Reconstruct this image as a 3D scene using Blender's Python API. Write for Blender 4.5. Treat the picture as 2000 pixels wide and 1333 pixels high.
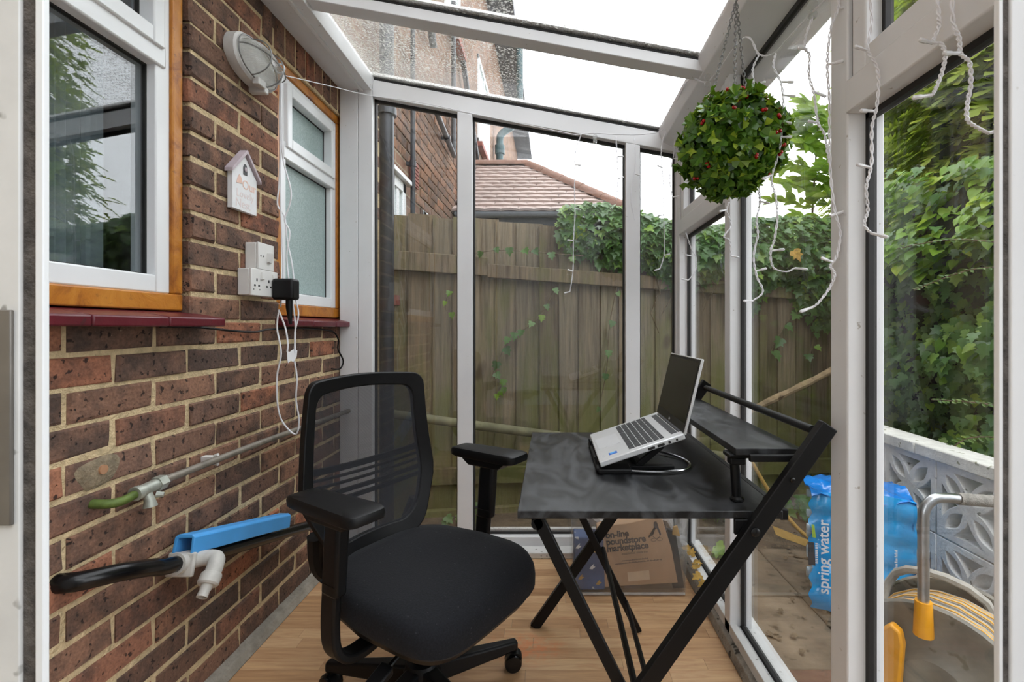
import bpy, math, random
from mathutils import Vector, Matrix
R = random.Random(7)
PI = math.pi
sc = bpy.context.scene
C = sc.collection
for o in list(bpy.data.objects):
    bpy.data.objects.remove(o)

# ------------------------------------------------------------------ camera
H = 1.055                       # eye height
F = 950.0                       # focal length in pixels of a 2000 px wide frame
cd = bpy.data.cameras.new('camera'); cam = bpy.data.objects.new('camera', cd); C.objects.link(cam)
cam.location = (0, 0, H); cam.rotation_euler = (PI/2, 0, 0)
cd.sensor_fit = 'HORIZONTAL'; cd.sensor_width = 36.0; cd.lens = 36.0*F/2000.0
cd.shift_x = -78/2000.0; cd.shift_y = -26.5/2000.0
cd.clip_start = 0.02; cd.clip_end = 200
sc.camera = cam
# ------------------------------------------------------------------ sky: even white overcast
w = bpy.data.worlds.new('overcast_sky'); sc.world = w; w.use_nodes = True
bg = w.node_tree.nodes['Background']
bg.inputs[0].default_value = (0.93, 0.965, 1.0, 1); bg.inputs[1].default_value = 2.3
sc.view_settings.view_transform = 'Standard'; sc.view_settings.look = 'None'
sc.view_settings.exposure = 0.93; sc.view_settings.gamma = 1.0; sc.view_settings.use_curve_mapping = False
try:
    sc.cycles.transparent_max_bounces = 40
    sc.cycles.max_bounces = 14
    sc.cycles.diffuse_bounces = 6
    sc.cycles.sample_clamp_indirect = 8
except Exception:
    pass

# ------------------------------------------------------------------ materials
def nt(m):
    m.use_nodes = True
    return m.node_tree
def node(t, typ, **kw):
    n = t.nodes.new(typ)
    for k, v in kw.items():
        setattr(n, k, v)
    return n
def setin(n, **kw):
    for k, v in kw.items():
        n.inputs[k.replace('_', ' ')].default_value = v
def noise(t, scale, detail=3, rough=.55, vec=None, dist=0):
    n = node(t, 'ShaderNodeTexNoise'); setin(n, Scale=scale, Detail=detail, Roughness=rough, Distortion=dist)
    if vec is not None: t.links.new(vec, n.inputs['Vector'])
    return n.outputs['Fac']
def ramp(t, fac, stops, interp='LINEAR'):
    r = node(t, 'ShaderNodeValToRGB'); cr = r.color_ramp; cr.interpolation = interp
    while len(cr.elements) > 1: cr.elements.remove(cr.elements[-1])
    cr.elements[0].position = stops[0][0]; cr.elements[0].color = (*stops[0][1][:3], 1)
    for p, c in stops[1:]:
        e = cr.elements.new(p); e.color = (*c[:3], 1)
    t.links.new(fac, r.inputs['Fac'])
    return r.outputs['Color']
def mixc(t, fac, a, b, mode='MIX'):
    m = node(t, 'ShaderNodeMix', data_type='RGBA', blend_type=mode)
    for key, x in ((0, fac), (6, a), (7, b)):
        if hasattr(x, 'links'): t.links.new(x, m.inputs[key])
        elif key == 0: m.inputs[0].default_value = x
        else: m.inputs[key].default_value = (*x[:3], 1)
    return m.outputs[2]
def math_(t, op, a, b=None, clamp=False):
    m = node(t, 'ShaderNodeMath', operation=op, use_clamp=clamp)
    for i, x in enumerate((a, b)):
        if x is None: continue
        if hasattr(x, 'links'): t.links.new(x, m.inputs[i])
        else: m.inputs[i].default_value = x
    return m.outputs[0]
def scalev(t, vec, s):
    m = node(t, 'ShaderNodeVectorMath', operation='MULTIPLY'); t.links.new(vec, m.inputs[0]); m.inputs[1].default_value = s
    return m.outputs[0]
def pos(t): return node(t, 'ShaderNodeNewGeometry').outputs['Position']
def objc(t): return node(t, 'ShaderNodeTexCoord').outputs['Object']
def bump(t, h, strength, dist=.01):
    b = node(t, 'ShaderNodeBump'); setin(b, Strength=strength, Distance=dist); t.links.new(h, b.inputs['Height'])
    return b.outputs['Normal']
def link(t, a, b): t.links.new(a, b)
MATS = {}
def pm(name, col, rough=.5, metal=0, var=.08, scale=12, bmp=0, bscale=150, spec=.5, coat=0, specks=None, world=True):
    """plain principled surface with a little tonal noise; specks=(colour, scale, threshold)"""
    m = bpy.data.materials.new(name); t = nt(m); p = t.nodes['Principled BSDF']
    v = pos(t) if world else objc(t)
    c = ramp(t, noise(t, scale, 4, vec=v), [(.3, [x*(1-var) for x in col]), (.7, [min(1, x*(1+var)) for x in col])])
    if specks:
        f = ramp(t, noise(t, specks[1], 2, vec=v), [(specks[2], (0, 0, 0)), (specks[2]+.05, (1, 1, 1))])
        c = mixc(t, f, c, specks[0])
    link(t, c, p.inputs['Base Color'])
    setin(p, Roughness=rough, Metallic=metal)
    p.inputs['Specular IOR Level'].default_value = spec
    if coat: p.inputs['Coat Weight'].default_value = coat
    if bmp: link(t, bump(t, noise(t, bscale, 3, vec=v), bmp), p.inputs['Normal'])
    MATS[name] = m
    return m

def brick_mat(name, stops, dark=.5, bright=1.0):
    m = bpy.data.materials.new(name); t = nt(m); p = t.nodes['Principled BSDF']; v = pos(t)
    rnd = node(t, 'ShaderNodeObjectInfo').outputs['Random']
    base = ramp(t, rnd, stops)
    # burnt patches, differing brick by brick
    big = noise(t, 13, 4, .6, vec=v)
    rb = math_(t, 'FRACT', math_(t, 'MULTIPLY', rnd, 17.31))
    pf = ramp(t, math_(t, 'ADD', big, math_(t, 'MULTIPLY', rb, .22)), [(.52, (0, 0, 0)), (.75, (1, 1, 1))])
    base = mixc(t, math_(t, 'MULTIPLY', pf, .72), base, (.052*bright, .045*bright, .043*bright))
    fine = noise(t, 140, 4, .6, vec=v)
    base = mixc(t, .35, base, ramp(t, fine, [(.3, (.12, .09, .07)), (.7, (.95, .85, .75))]), 'OVERLAY')
    sp = ramp(t, noise(t, 62, 2, .5, vec=v), [(.63, (0, 0, 0)), (.68, (1, 1, 1))])
    base = mixc(t, math_(t, 'MULTIPLY', sp, .85), base, (.018, .015, .015))
    lt = ramp(t, noise(t, 95, 2, .5, vec=v), [(.73, (0, 0, 0)), (.78, (1, 1, 1))])
    base = mixc(t, math_(t, 'MULTIPLY', lt, .4), base, (.55, .42, .3))
    link(t, base, p.inputs['Base Color']); setin(p, Roughness=.9)
    p.inputs['Specular IOR Level'].default_value = .25
    hh = math_(t, 'ADD', math_(t, 'MULTIPLY', fine, .6), math_(t, 'MULTIPLY', noise(t, 30, 3, vec=v), 1.2))
    hh = math_(t, 'SUBTRACT', hh, math_(t, 'MULTIPLY', sp, .5))
    link(t, bump(t, hh, .55, .006), p.inputs['Normal'])
    MATS[name] = m
    return m
brick_mat('brick', [(0, (.16, .098, .073)), (.22, (.21, .122, .088)), (.45, (.27, .15, .102)), (.62, (.185, .113, .086)), (.8, (.31, .145, .094)), (.93, (.40, .155, .09)), (1, (.26, .165, .113))])
brick_mat('brick_far', [(0, (.16, .09, .06)), (.3, (.22, .125, .08)), (.6, (.27, .145, .088)), (.85, (.20, .12, .085)), (1, (.30, .15, .088))], bright=1.6)
pm('mortar', (.60, .47, .285), .95, var=.22, scale=40, bmp=.8, bscale=120, spec=.2)
pm('mortar_far', (.50, .42, .30), .95, var=.2, scale=40, spec=.2)
pm('white_frame', (.75, .752, .76), .38, var=.03, scale=6, spec=.4, specks=((.45, .42, .38), 55, .72))
pm('upvc', (.80, .815, .83), .3, var=.02, scale=5)
pm('gasket', (.012, .011, .011), .6, var=.2)
pm('black_plastic', (.0045, .0045, .005), .46, var=.15, scale=60, spec=.28)
pm('black_metal', (.0045, .0045, .0048), .42, var=.1, scale=40, spec=.25)
pm('black_gloss', (.005, .005, .0055), .25, var=.1, spec=.4)
pm('chrome', (.55, .56, .57), .22, metal=1, var=.05)
pm('steel', (.46, .47, .48), .32, metal=1, var=.12, scale=40)
pm('plinth', (.30, .27, .225), .95, var=.25, scale=18, bmp=.5, bscale=80)
pm('aluminium', (.72, .73, .74), .34, metal=.35, var=.02)
pm('key', (.028, .03, .033), .5, var=.1)
pm('red_paint', (.105, .008, .016), .33, var=.12, scale=14, bmp=.15, bscale=25, specks=((.06, .012, .016), 40, .66))
pm('pipe_metal', (.235, .21, .175), .5, metal=.35, var=.3, scale=25)
pm('valve_metal', (.40, .42, .37), .5, metal=.5, var=.25, scale=40)
pm('green_brass', (.10, .15, .03), .55, metal=.2, var=.35, scale=60)
pm('white_plastic', (.74, .73, .71), .4, var=.04)
pm('grey_plastic', (.55, .535, .50), .5, var=.1, scale=50)
pm('blue_plastic', (.07, .36, .80), .42, var=.08, scale=10)
pm('white_cable', (.80, .80, .83), .4, var=.05)
pm('bulb', (.78, .78, .80), .22, var=.05)
pm('peach', (.80, .55, .46), .7)
pm('pale_pink', (.78, .68, .67), .7)
pm('mauve', (.53, .45, .49), .7, var=.1, scale=30)
pm('sign_white', (.80, .80, .815), .7, var=.04, scale=30)
pm('carton', (.52, .33, .20), .85, var=.08, scale=9)
pm('carton_ink', (.06, .055, .06), .8)
pm('carton_label', (.72, .54, .37), .75)
pm('navy_print', (.045, .10, .24), .6, var=.25, scale=14, specks=((.55, .55, .55), 34, .70))
pm('plastic_bag', (.62, .60, .58), .45, var=.15, scale=14)
pm('amber_paper', (.50, .30, .08), .8, var=.3, scale=20)
pm('fence_dark', (.085, .078, .055), .9, var=.3)
pm('leaf_dry', (.40, .24, .05), .8, var=.4, scale=60)
pm('stone_white', (.80, .80, .785), .9, var=.1, scale=22, bmp=.35, bscale=90, specks=((.30, .30, .26), 30, .68))
pm('stone_cap', (.78, .77, .71), .9, var=.14, scale=18, bmp=.35, bscale=90, specks=((.34, .34, .24), 26, .64))
pm('reel_grey', (.20, .185, .15), .42, var=.35, scale=9, specks=((.10, .09, .06), 24, .62))
pm('yellow_plastic', (.85, .37, .01), .4, var=.06)
pm('hose_grey', (.40, .38, .335), .5, var=.2, scale=40)
pm('hose_stripe', (.75, .40, .08), .5)
pm('grip', (.26, .24, .21), .8, var=.3, scale=60, bmp=.5)
pm('water_film', (.008, .36, .86), .16, var=.3, scale=7, coat=.6, bmp=.5, bscale=22)
pm('water_dark', (.008, .19, .62), .16, var=.3, scale=7, coat=.6, bmp=.5, bscale=22)
pm('water_clear', (.50, .66, .76), .12, var=.2, scale=12, coat=.5)
pm('print_white', (.80, .84, .88), .5)
pm('print_dark', (.03, .04, .05), .5)
pm('print_lime', (.35, .55, .06), .5)
pm('bark', (.17, .125, .075), .9, var=.4, scale=30, bmp=.6)
pm('branch_peeled', (.36, .26, .15), .85, var=.4, scale=14, bmp=.5, bscale=30, specks=((.14, .09, .05), 12, .58))
pm('cane', (.50, .31, .075), .5, var=.15, scale=20)
pm('mossy_pole', (.21, .20, .115), .85, var=.3, scale=10)
pm('berry', (.42, .006, .008), .25)
pm('roof_tile', (.44, .345, .31), .55, var=.14, scale=3)
pm('ridge_tile', (.26, .145, .105), .75, var=.2, scale=12, bmp=.3, bscale=40)
pm('roof_under', (.055, .047, .045), .9)
pm('gutter', (.16, .185, .21), .4, var=.1)
pm('soffit_dark', (.05, .055, .065), .7)
pm('iron_pipe', (.028, .032, .040), .38, var=.3, scale=20)
pm('iron_pipe_pale', (.10, .11, .12), .5, var=.2, scale=20)
pm('pipe_teal', (.05, .10, .11), .5, var=.4, scale=8)
pm('terracotta', (.27, .09, .07), .8)
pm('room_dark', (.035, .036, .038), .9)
pm('curtain', (.30, .335, .35), .9, var=.1, scale=30)
pm('soil', (.115, .085, .055), .95, var=.35, scale=9, bmp=.9, bscale=40, specks=((.30, .25, .19), 70, .68))
pm('slab', (.20, .155, .105), .95, var=.45, scale=6, bmp=.3, bscale=60, specks=((.09, .07, .045), 16, .64))
pm('slab_red', (.19, .10, .068), .95, var=.45, scale=6, bmp=.3, bscale=60, specks=((.10, .07, .05), 16, .6))
pm('dirt_edge', (.30, .265, .22), .95, var=.35, scale=22, bmp=.4, specks=((.06, .05, .04), 30, .62))
pm('dirty_white', (.66, .655, .64), .5, var=.08, scale=14, specks=((.30, .29, .27), 38, .66))
pm('brush_seal', (.085, .074, .066), .95, var=.5, scale=70, bmp=.4)
pm('latch_plate', (.20, .185, .165), .5, metal=.5, var=.2, scale=10)
pm('laptop_screen', (.0075, .0068, .006), .24, var=.3, scale=60)
pm('laptop_bezel', (.008, .008, .008), .4)
pm('sticker_blue', (.01, .13, .55), .4)
pm('sticker_cyan', (.12, .42, .80), .4)
pm('trackpad', (.60, .61, .62), .4, var=.02)
pm('dust_grey', (.20, .20, .19), .9)
pm('lens_rim', (.62, .61, .59), .5, var=.08, scale=30)
pm('wire_grey', (.24, .24, .235), .4, metal=.6)
pm('bag_teal', (.10, .28, .34), .6)

def wood_varnish():
    m = bpy.data.materials.new('orange_timber'); t = nt(m); p = t.nodes['Principled BSDF']; v = pos(t)
    f = noise(t, 26, 5, .65, vec=scalev(t, v, (1, .45, .45)), dist=1.2)
    c = ramp(t, f, [(.3, (.26, .075, .008)), (.5, (.46, .165, .016)), (.75, (.58, .245, .035))])
    d = ramp(t, noise(t, 60, 4, .6, vec=v), [(.62, (0, 0, 0)), (.72, (1, 1, 1))])
    c = mixc(t, math_(t, 'MULTIPLY', d, .55), c, (.16, .05, .012))
    link(t, c, p.inputs['Base Color']); setin(p, Roughness=.35)
    link(t, bump(t, f, .5, .004), p.inputs['Normal']); MATS['orange_timber'] = m
wood_varnish()

def floor_wood():
    m = bpy.data.materials.new('floor_plank'); t = nt(m); p = t.nodes['Principled BSDF']; v = pos(t)
    rnd = node(t, 'ShaderNodeObjectInfo').outputs['Random']
    off = node(t, 'ShaderNodeCombineXYZ'); link(t, math_(t, 'MULTIPLY', rnd, 31.), off.inputs[0]); link(t, math_(t, 'MULTIPLY', rnd, 17.), off.inputs[1])
    va = node(t, 'ShaderNodeVectorMath', operation='ADD'); link(t, v, va.inputs[0]); link(t, off.outputs[0], va.inputs[1])
    g = noise(t, 9, 6, .62, vec=scalev(t, va.outputs[0], (.55, 5.5, 1)), dist=.8)
    base = ramp(t, rnd, [(0, (.40, .225, .11)), (.3, (.52, .315, .165)), (.6, (.60, .385, .215)), (.85, (.47, .275, .14)), (1, (.34, .185, .09))])
    c = mixc(t, .8, base, ramp(t, g, [(.28, (.36, .30, .26)), (.5, (.5, .5, .5)), (.72, (.64, .64, .62))]), 'OVERLAY')
    gr = ramp(t, noise(t, 60, 4, .6, vec=scalev(t, va.outputs[0], (.25, 4, 1))), [(.55, (0, 0, 0)), (.75, (1, 1, 1))])
    c = mixc(t, math_(t, 'MULTIPLY', gr, .28), c, (.22, .10, .04))
    # orange paint stain near the chair castor
    sx = node(t, 'ShaderNodeSeparateXYZ'); link(t, v, sx.inputs[0])
    def band(o, c0, hw):
        a = math_(t, 'ABSOLUTE', math_(t, 'SUBTRACT', o, c0))
        return math_(t, 'SUBTRACT', 1.0, math_(t, 'MULTIPLY', a, 1/hw), True)
    st = math_(t, 'MULTIPLY', band(sx.outputs[0], -.09, .16), band(sx.outputs[1], 1.60, .10))
    st = math_(t, 'MULTIPLY', st, ramp(t, noise(t, 26, 5, .75, vec=scalev(t, v, (1, 1.6, 1))), [(.38, (0, 0, 0)), (.62, (1, 1, 1))]))
    stf = ramp(t, st, [(.02, (0, 0, 0)), (.45, (1, 1, 1))])
    c = mixc(t, math_(t, 'MULTIPLY', stf, .55), c, (.72, .20, .06))
    link(t, c, p.inputs['Base Color']); setin(p, Roughness=.42); p.inputs['Specular IOR Level'].default_value = .35
    MATS['floor_plank'] = m
floor_wood()

def fence_mat():
    m = bpy.data.materials.new('fence_board'); t = nt(m); p = t.nodes['Principled BSDF']; v = pos(t)
    rnd = node(t, 'ShaderNodeObjectInfo').outputs['Random']
    off = node(t, 'ShaderNodeCombineXYZ'); link(t, math_(t, 'MULTIPLY', rnd, 31.), off.inputs[2])
    va = node(t, 'ShaderNodeVectorMath', operation='ADD'); link(t, v, va.inputs[0]); link(t, off.outputs[0], va.inputs[1])
    g = noise(t, 22, 5, .65, vec=scalev(t, va.outputs[0], (2.2, 1, .10)), dist=.5)
    base = ramp(t, rnd, [(0, (.12, .09, .057)), (.3, (.20, .15, .095)), (.6, (.26, .205, .135)), (.8, (.17, .135, .085)), (1, (.28, .235, .17))])
    c = mixc(t, .85, base, ramp(t, g, [(.3, (.22, .2, .18)), (.5, (.5, .5, .5)), (.7, (.70, .68, .64))]), 'OVERLAY')
    mo = noise(t, 3.2, 4, .6, vec=scalev(t, va.outputs[0], (1.6, 1, .45)))
    sz = node(t, 'ShaderNodeSeparateXYZ'); link(t, v, sz.inputs[0])
    low = math_(t, 'SUBTRACT', 1.0, math_(t, 'MULTIPLY', sz.outputs[2], .9), True)
    mf = ramp(t, math_(t, 'ADD', mo, math_(t, 'MULTIPLY', low, .28)), [(.52, (0, 0, 0)), (.74, (1, 1, 1))])
    c = mixc(t, math_(t, 'MULTIPLY', mf, .75), c, (.135, .15, .025))
    kn = ramp(t, noise(t, 7, 1, .3, vec=scalev(t, va.outputs[0], (1, 1, .6))), [(.70, (0, 0, 0)), (.76, (1, 1, 1))])
    c = mixc(t, math_(t, 'MULTIPLY', kn, .6), c, (.06, .035, .02))
    link(t, c, p.inputs['Base Color']); setin(p, Roughness=.9)
    link(t, bump(t, g, .5, .006), p.inputs['Normal']); MATS['fence_board'] = m
fence_mat()

def leaf_mat(name, c0, c1, c2, trans=.35, rough=.38):
    m = bpy.data.materials.new(name); t = nt(m); p = t.nodes['Principled BSDF']
    geo = node(t, 'ShaderNodeNewGeometry')
    rr = math_(t, 'FRACT', math_(t, 'ADD', geo.outputs['Random Per Island'], node(t, 'ShaderNodeObjectInfo').outputs['Random']))
    c = ramp(t, rr, [(0, c0), (.55, c1), (.82, c1), (1, c2)])
    c = mixc(t, .25, c, ramp(t, noise(t, 40, 2, vec=geo.outputs['Position']), [(.3, (.3, .3, .3)), (.7, (.7, .7, .7))]), 'OVERLAY')
    link(t, c, p.inputs['Base Color']); setin(p, Roughness=rough)
    tr = node(t, 'ShaderNodeBsdfTranslucent'); link(t, mixc(t, .5, c, (.35, .5, .02)), tr.inputs['Color'])
    mx = node(t, 'ShaderNodeMixShader'); mx.inputs[0].default_value = trans
    link(t, p.outputs[0], mx.inputs[1]); link(t, tr.outputs[0], mx.inputs[2])
    link(t, mx.outputs[0], t.nodes['Material Output'].inputs['Surface']); MATS[name] = m
leaf_mat('ivy_leaf', (.055, .125, .045), (.11, .235, .068), (.28, .44, .08))
leaf_mat('ivy_bright', (.12, .27, .03), (.25, .44, .04), (.50, .62, .07), .45)
leaf_mat('hedge_small', (.06, .13, .03), (.12, .22, .05), (.28, .38, .07))
leaf_mat('conifer', (.20, .29, .05), (.40, .50, .08), (.66, .70, .11), .45, .6)
leaf_mat('sapling_leaf', (.12, .26, .03), (.22, .38, .04), (.36, .50, .06), .5)
leaf_mat('holly', (.018, .065, .012), (.09, .215, .02), (.46, .62, .045), .2, .3)
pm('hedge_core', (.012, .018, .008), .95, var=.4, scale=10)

def glass_mat(name, tint=(1, 1, 1), dirt=.0, dscale=240, thr=.62, gain=1.0, haze=0.0, film=None, rough=0.0):
    m = bpy.data.materials.new(name); t = nt(m)
    t.nodes.remove(t.nodes['Principled BSDF']); out = t.nodes['Material Output']
    tr = node(t, 'ShaderNodeBsdfTransparent'); tr.inputs[0].default_value = (*tint, 1)
    gl = node(t, 'ShaderNodeBsdfGlossy'); gl.inputs['Roughness'].default_value = rough; gl.inputs['Color'].default_value = (1, 1, 1, 1)
    lw = node(t, 'ShaderNodeLayerWeight'); lw.inputs[0].default_value = .5
    f5 = math_(t, 'POWER', lw.outputs['Facing'], 5.0)
    fr = math_(t, 'ADD', math_(t, 'MULTIPLY', f5, .8*gain), .04*gain, True)
    mx = node(t, 'ShaderNodeMixShader'); link(t, fr, mx.inputs[0]); link(t, tr.outputs[0], mx.inputs[1]); link(t, gl.outputs[0], mx.inputs[2])
    last = mx.outputs[0]
    if dirt or haze:
        v = pos(t)
        sp = ramp(t, noise(t, dscale, 2, .5, vec=v), [(thr, (0, 0, 0)), (thr+.06, (1, 1, 1))])
        patch = ramp(t, noise(t, 3.0, 3, .6, vec=v), [(.35, (.12, .12, .12)), (.65, (1, 1, 1))])
        fac = math_(t, 'MULTIPLY', math_(t, 'MULTIPLY', sp, patch), dirt)
        if haze:
            hz = ramp(t, noise(t, 5, 4, .6, vec=v), [(.3, (.25, .25, .25)), (.75, (1, 1, 1))])
            fac = math_(t, 'MAXIMUM', fac, math_(t, 'MULTIPLY', hz, haze))
        if film:   # film=(axis, from, to, amount): lichen and grime along one edge of the pane
            s = node(t, 'ShaderNodeSeparateXYZ'); link(t, v, s.inputs[0])
            g = math_(t, 'DIVIDE', math_(t, 'SUBTRACT', s.outputs[film[0]], film[1]), film[2]-film[1], True)
            g = math_(t, 'MULTIPLY', math_(t, 'SUBTRACT', 1.0, g, True), film[3])
            gn = mixc(t, 1.0, ramp(t, noise(t, 9, 5, .65, vec=v), [(.3, (.2, .2, .2)), (.7, (1, 1, 1))]), ramp(t, noise(t, 120, 3, .7, vec=v), [(.38, (.1, .1, .1)), (.62, (1, 1, 1))]), 'MULTIPLY')
            g = math_(t, 'MULTIPLY', g, gn)
            fac = math_(t, 'ADD', fac, g, True)
        df = node(t, 'ShaderNodeBsdfDiffuse'); df.inputs[0].default_value = (.62, .62, .58, 1)
        tl = node(t, 'ShaderNodeBsdfTranslucent'); tl.inputs[0].default_value = (.62, .62, .58, 1)
        ms = node(t, 'ShaderNodeMixShader'); ms.inputs[0].default_value = .5; link(t, df.outputs[0], ms.inputs[1]); link(t, tl.outputs[0], ms.inputs[2])
        m2 = node(t, 'ShaderNodeMixShader'); link(t, fac, m2.inputs[0]); link(t, last, m2.inputs[1]); link(t, ms.outputs[0], m2.inputs[2])
        last = m2.outputs[0]
    link(t, last, out.inputs['Surface']); MATS[name] = m
glass_mat('glass', dirt=.35, dscale=260, thr=.62, haze=.010)
glass_mat('glass_side', dirt=.10, dscale=330, thr=.68, haze=.006)
glass_mat('roof_glass', dirt=.8, dscale=110, thr=.565, haze=.012, film=(0, -.90, -.30, .8))
glass_mat('window_glass', tint=(.80, .83, .84), gain=2.0)
glass_mat('tub_plastic', tint=(.97, .97, .975), dirt=.08, dscale=60, thr=.5, haze=.16, gain=1.0)
glass_mat('bulkhead_lens', tint=(.86, .86, .85), dirt=.15, dscale=80, thr=.55, haze=.38, gain=2.0, rough=.12)
glass_mat('clear_tube', tint=(.75, .77, .78), gain=3.0, rough=.05)
glass_mat('hook_plastic', tint=(.93, .93, .93), haze=.3, gain=2.5, rough=.1)

def frosted():
    m = bpy.data.materials.new('frosted_glass'); t = nt(m); p = t.nodes['Principled BSDF']; v = pos(t)
    f = noise(t, 190, 3, .6, vec=v)
    link(t, ramp(t, f, [(.35, (.30, .40, .39)), (.65, (.44, .54, .53))]), p.inputs['Base Color'])
    setin(p, Roughness=.3); link(t, bump(t, f, .6, .003), p.inputs['Normal']); MATS['frosted_glass'] = m
frosted()

def mesh_fabric():
    m = bpy.data.materials.new('chair_net'); t = nt(m); p = t.nodes['Principled BSDF']
    v = objc(t)
    p.inputs['Base Color'].default_value = (.012, .013, .018, 1); setin(p, Roughness=.7)
    wv = node(t, 'ShaderNodeTexWave', wave_type='BANDS', bands_direction='Z'); setin(wv, Scale=170., Distortion=0.); link(t, v, wv.inputs['Vector'])
    wy = node(t, 'ShaderNodeTexWave', wave_type='BANDS', bands_direction='Y'); setin(wy, Scale=170., Distortion=0.); link(t, v, wy.inputs['Vector'])
    mxx = math_(t, 'MAXIMUM', wv.outputs['Fac'], wy.outputs['Fac'])
    fac = ramp(t, mxx, [(.45, (.52, .52, .52)), (.8, (.86, .86, .86))])
    tr = node(t, 'ShaderNodeBsdfTransparent')
    mx = node(t, 'ShaderNodeMixShader'); link(t, fac, mx.inputs[0]); link(t, tr.outputs[0], mx.inputs[1]); link(t, p.outputs[0], mx.inputs[2])
    link(t, mx.outputs[0], t.nodes['Material Output'].inputs['Surface']); MATS['chair_net'] = m
mesh_fabric()
def seat_fabric():
    m = bpy.data.materials.new('seat_fabric'); t = nt(m); p = t.nodes['Principled BSDF']; v = objc(t)
    f = noise(t, 260, 2, .6, vec=v)
    c = ramp(t, f, [(.3, (.0035, .0037, .005)), (.7, (.009, .0095, .013))])
    d = ramp(t, noise(t, 130, 2, .5, vec=v), [(.72, (0, 0, 0)), (.76, (1, 1, 1))])
    c = mixc(t, math_(t, 'MULTIPLY', d, .35), c, (.12, .12, .125))
    link(t, c, p.inputs['Base Color']); setin(p, Roughness=.85); p.inputs['Sheen Weight'].default_value = .06
    p.inputs['Specular IOR Level'].default_value = .25
    link(t, bump(t, f, .4, .002), p.inputs['Normal']); MATS['seat_fabric'] = m
seat_fabric()
def desk_top_mat():
    m = bpy.data.materials.new('desk_laminate'); t = nt(m); p = t.nodes['Principled BSDF']; v = pos(t)
    f = noise(t, 7, 5, .6, vec=scalev(t, v, (1.6, .7, 1)), dist=1.8)
    dust = ramp(t, f, [(.44, (0, 0, 0)), (.66, (1, 1, 1))])
    c = mixc(t, math_(t, 'MULTIPLY', dust, .75), (.005, .005, .0053), (.062, .065, .07))
    link(t, c, p.inputs['Base Color'])
    rr = ramp(t, f, [(.3, (.30, .30, .30)), (.7, (.50, .50, .50))]); link(t, rr, p.inputs['Roughness'])
    p.inputs['Specular IOR Level'].default_value = .42
    MATS['desk_laminate'] = m
desk_top_mat()
def far_wall_mat():
    m = bpy.data.materials.new('far_brickwork'); t = nt(m); p = t.nodes['Principled BSDF']; v = pos(t)
    s = node(t, 'ShaderNodeSeparateXYZ'); link(t, v, s.inputs[0])
    cb = node(t, 'ShaderNodeCombineXYZ'); link(t, s.outputs[1], cb.inputs[0]); link(t, s.outputs[2], cb.inputs[1])
    ad = node(t, 'ShaderNodeVectorMath', operation='ADD'); link(t, cb.outputs[0], ad.inputs[0]); ad.inputs[1].default_value = (-.1, -.025, 0)
    b = node(t, 'ShaderNodeTexBrick'); link(t, ad.outputs[0], b.inputs['Vector'])
    setin(b, Color1=(.15, .082, .055, 1), Color2=(.23, .125, .08, 1), Mortar=(.30, .25, .18, 1), Scale=1.0)
    b.inputs['Mortar Size'].default_value = .006; b.inputs['Brick Width'].default_value = .225; b.inputs['Row Height'].default_value = .075
    c = mixc(t, .6, b.outputs['Color'], ramp(t, noise(t, 2.5, 5, .65, vec=v), [(.3, (.25, .24, .24)), (.7, (.66, .63, .6))]), 'OVERLAY')
    link(t, c, p.inputs['Base Color']); setin(p, Roughness=.9); MATS['far_brickwork'] = m
far_wall_mat()
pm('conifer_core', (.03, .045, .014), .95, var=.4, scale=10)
pm('added_wall_grey', (.30, .31, .32), .9, var=.15, scale=3)

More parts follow.
